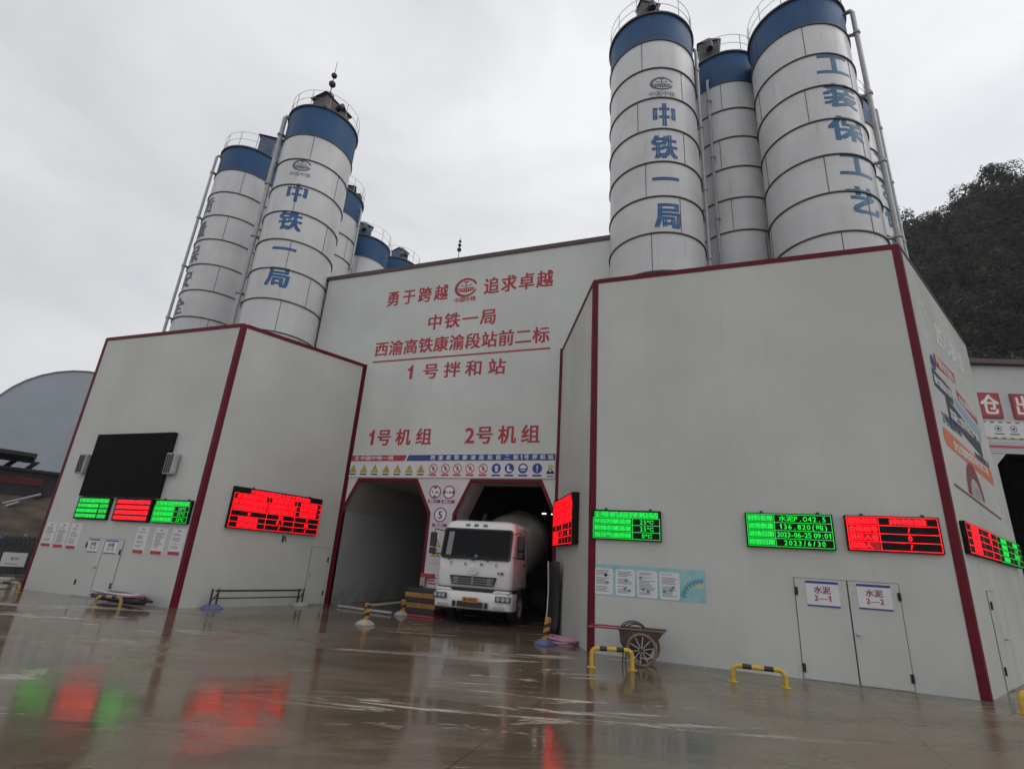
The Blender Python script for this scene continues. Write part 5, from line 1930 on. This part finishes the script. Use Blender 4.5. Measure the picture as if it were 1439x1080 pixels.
q = mb()
na, nd = 60, 28
vs, fs = [], []
for i in range(na + 1):
    az = -8 + 68 * i / na
    for j in range(nd + 1):
        d = 84 + 170 * j / nd
        vs.append((d * math.sin(R(az)), d * math.cos(R(az)), hill_z(az, d)))
for i in range(na):
    for j in range(nd):
        a = i * (nd + 1) + j
        fs.append((a, a + 1, a + nd + 2, a + nd + 1))
q.add(vs, fs)
setting(q.build('hill', 'hill', smooth=60))
rnd = random.Random(21)
V, Fc, TV, TONE, SPOTS = [], [], mb(), [], []
for _ in range(7000):
    az = 10 + 32 * rnd.random()
    d = 92 + 108 * rnd.random()
    if rnd.random() > (d / 200) * 1.0:
        continue
    near = 17.5 < az < 33
    if not near and rnd.random() < .5:
        continue
    x, y = d * math.sin(R(az)), d * math.cos(R(az))
    z = hill_z(az, d)
    big = rnd.random() ** 1.5
    hgt = 3.2 + 7.5 * big
    rr = 1.4 + 3.0 * big
    if any(math.hypot(x - a_, y - b_) < .40 * (rr + c_) for a_, b_, c_ in SPOTS):
        continue
    SPOTS.append((x, y, rr))
    tone = rnd.random()
    n = int((130 + 520 * big) if near else 40)
    if d > 168 and rnd.random() < .4:      # thin, nearly bare trees along the ridge
        for k in range(6):
            p1 = (x + rnd.uniform(-.5, .5), y, z + hgt * .55)
            p2 = (x + rnd.uniform(-2.0, 2.0), y + rnd.uniform(-1, 1), z + hgt * rnd.uniform(.9, 1.25))
            TV.tube([(x, y, z), p1, p2], [.10, .06, .03], 4, caps=False)
            TV.tube([p1, (p2[0] + rnd.uniform(-1.2, 1.2), p2[1], p2[2] - rnd.uniform(0, 1))], [.05, .02], 4, caps=False)
        n = 34
    nb = 3 + int(7 * big)
    blobs = [(rnd.uniform(-.75, .75) * rr, rnd.uniform(-.75, .75) * rr, rnd.uniform(-.32, .42) * hgt, rnd.uniform(.35, .75) * rr) for _k in range(nb)]
    for k in range(n):
        bx, by, bz, br = blobs[k % nb]
        u = Vector((rnd.gauss(0, 1), rnd.gauss(0, 1), rnd.gauss(0, 1) + .3)).normalized()
        c = Vector((x + bx, y + by, z + hgt * .6 + bz)) + Vector((u.x * br, u.y * br, u.z * br * .8)) * rnd.uniform(.6, 1.12)
        nn = (u + Vector((rnd.uniform(-.6, .6), rnd.uniform(-.6, .6), rnd.uniform(-.2, .8)))).normalized()
        a = nn.orthogonal().normalized()
        b = nn.cross(a)
        s_ = rnd.uniform(.18, .44) * (1 if near else 2.2)
        o_ = len(V)
        ph = rnd.random() * 6.28
        a, b = a * math.cos(ph) + b * math.sin(ph), b * math.cos(ph) - a * math.sin(ph)
        V += [tuple(c - a * s_), tuple(c + b * s_ * .6), tuple(c + a * s_ * 1.1), tuple(c - b * s_ * .65)]
        Fc.append((o_, o_ + 1, o_ + 2, o_ + 3))
        TONE.append(tone)
for _ in range(46000):      # scrub between the trees
    az, d = rnd.uniform(17.5, 33), 92 + 100 * rnd.random()
    c = Vector((d * math.sin(R(az)), d * math.cos(R(az)), hill_z(az, d) + rnd.uniform(.1, 1.6)))
    nn = Vector((rnd.gauss(0, .6), rnd.gauss(0, .6) - .5, .7)).normalized()
    a = nn.orthogonal().normalized()
    b = nn.cross(a)
    s_ = rnd.uniform(.3, .75)
    ph = rnd.random() * 6.28
    a, b = a * math.cos(ph) + b * math.sin(ph), b * math.cos(ph) - a * math.sin(ph)
    o_ = len(V)
    V += [tuple(c - a * s_), tuple(c + b * s_ * .6), tuple(c + a * s_ * 1.1), tuple(c - b * s_ * .65)]
    Fc.append((o_, o_ + 1, o_ + 2, o_ + 3))
    TONE.append(.12 * rnd.random())
q = mb()
q.add(V, Fc)
o_n = len(q.f)
q.k = 1
q.add(TV.v, TV.f)
o = q.build('forest', ['leaf', 'bark'])
at_ = o.data.attributes.new('tone', 'FLOAT', 'FACE')
at_.data.foreach_set('value', TONE + [.5] * (len(o.data.polygons) - len(TONE)))
o['kind'] = 'stuff'
tag(o, 'dense dark green misty forest covering the hillside on the right', 'forest')

# ------------------------------------------------------------------ thin valley mist
q = mb()
q.box((-420, -420, -1), (420, 420, 150))
hz = q.build('haze', [])
hm = bpy.data.materials.new('mist')
hm.use_nodes = True
ht = hm.node_tree
for nd_ in list(ht.nodes):
    if nd_.type == 'BSDF_PRINCIPLED':
        ht.nodes.remove(nd_)
pv = ht.nodes.new('ShaderNodeVolumePrincipled')
pv.inputs['Color'].default_value = (.92, .93, .95, 1)
pv.inputs['Density'].default_value = .00032
ht.links.new(pv.outputs['Volume'], [x for x in ht.nodes if x.type == 'OUTPUT_MATERIAL'][0].inputs['Volume'])
hz.data.materials.append(hm)
hz['kind'] = 'stuff'
hz.display_type = 'WIRE'
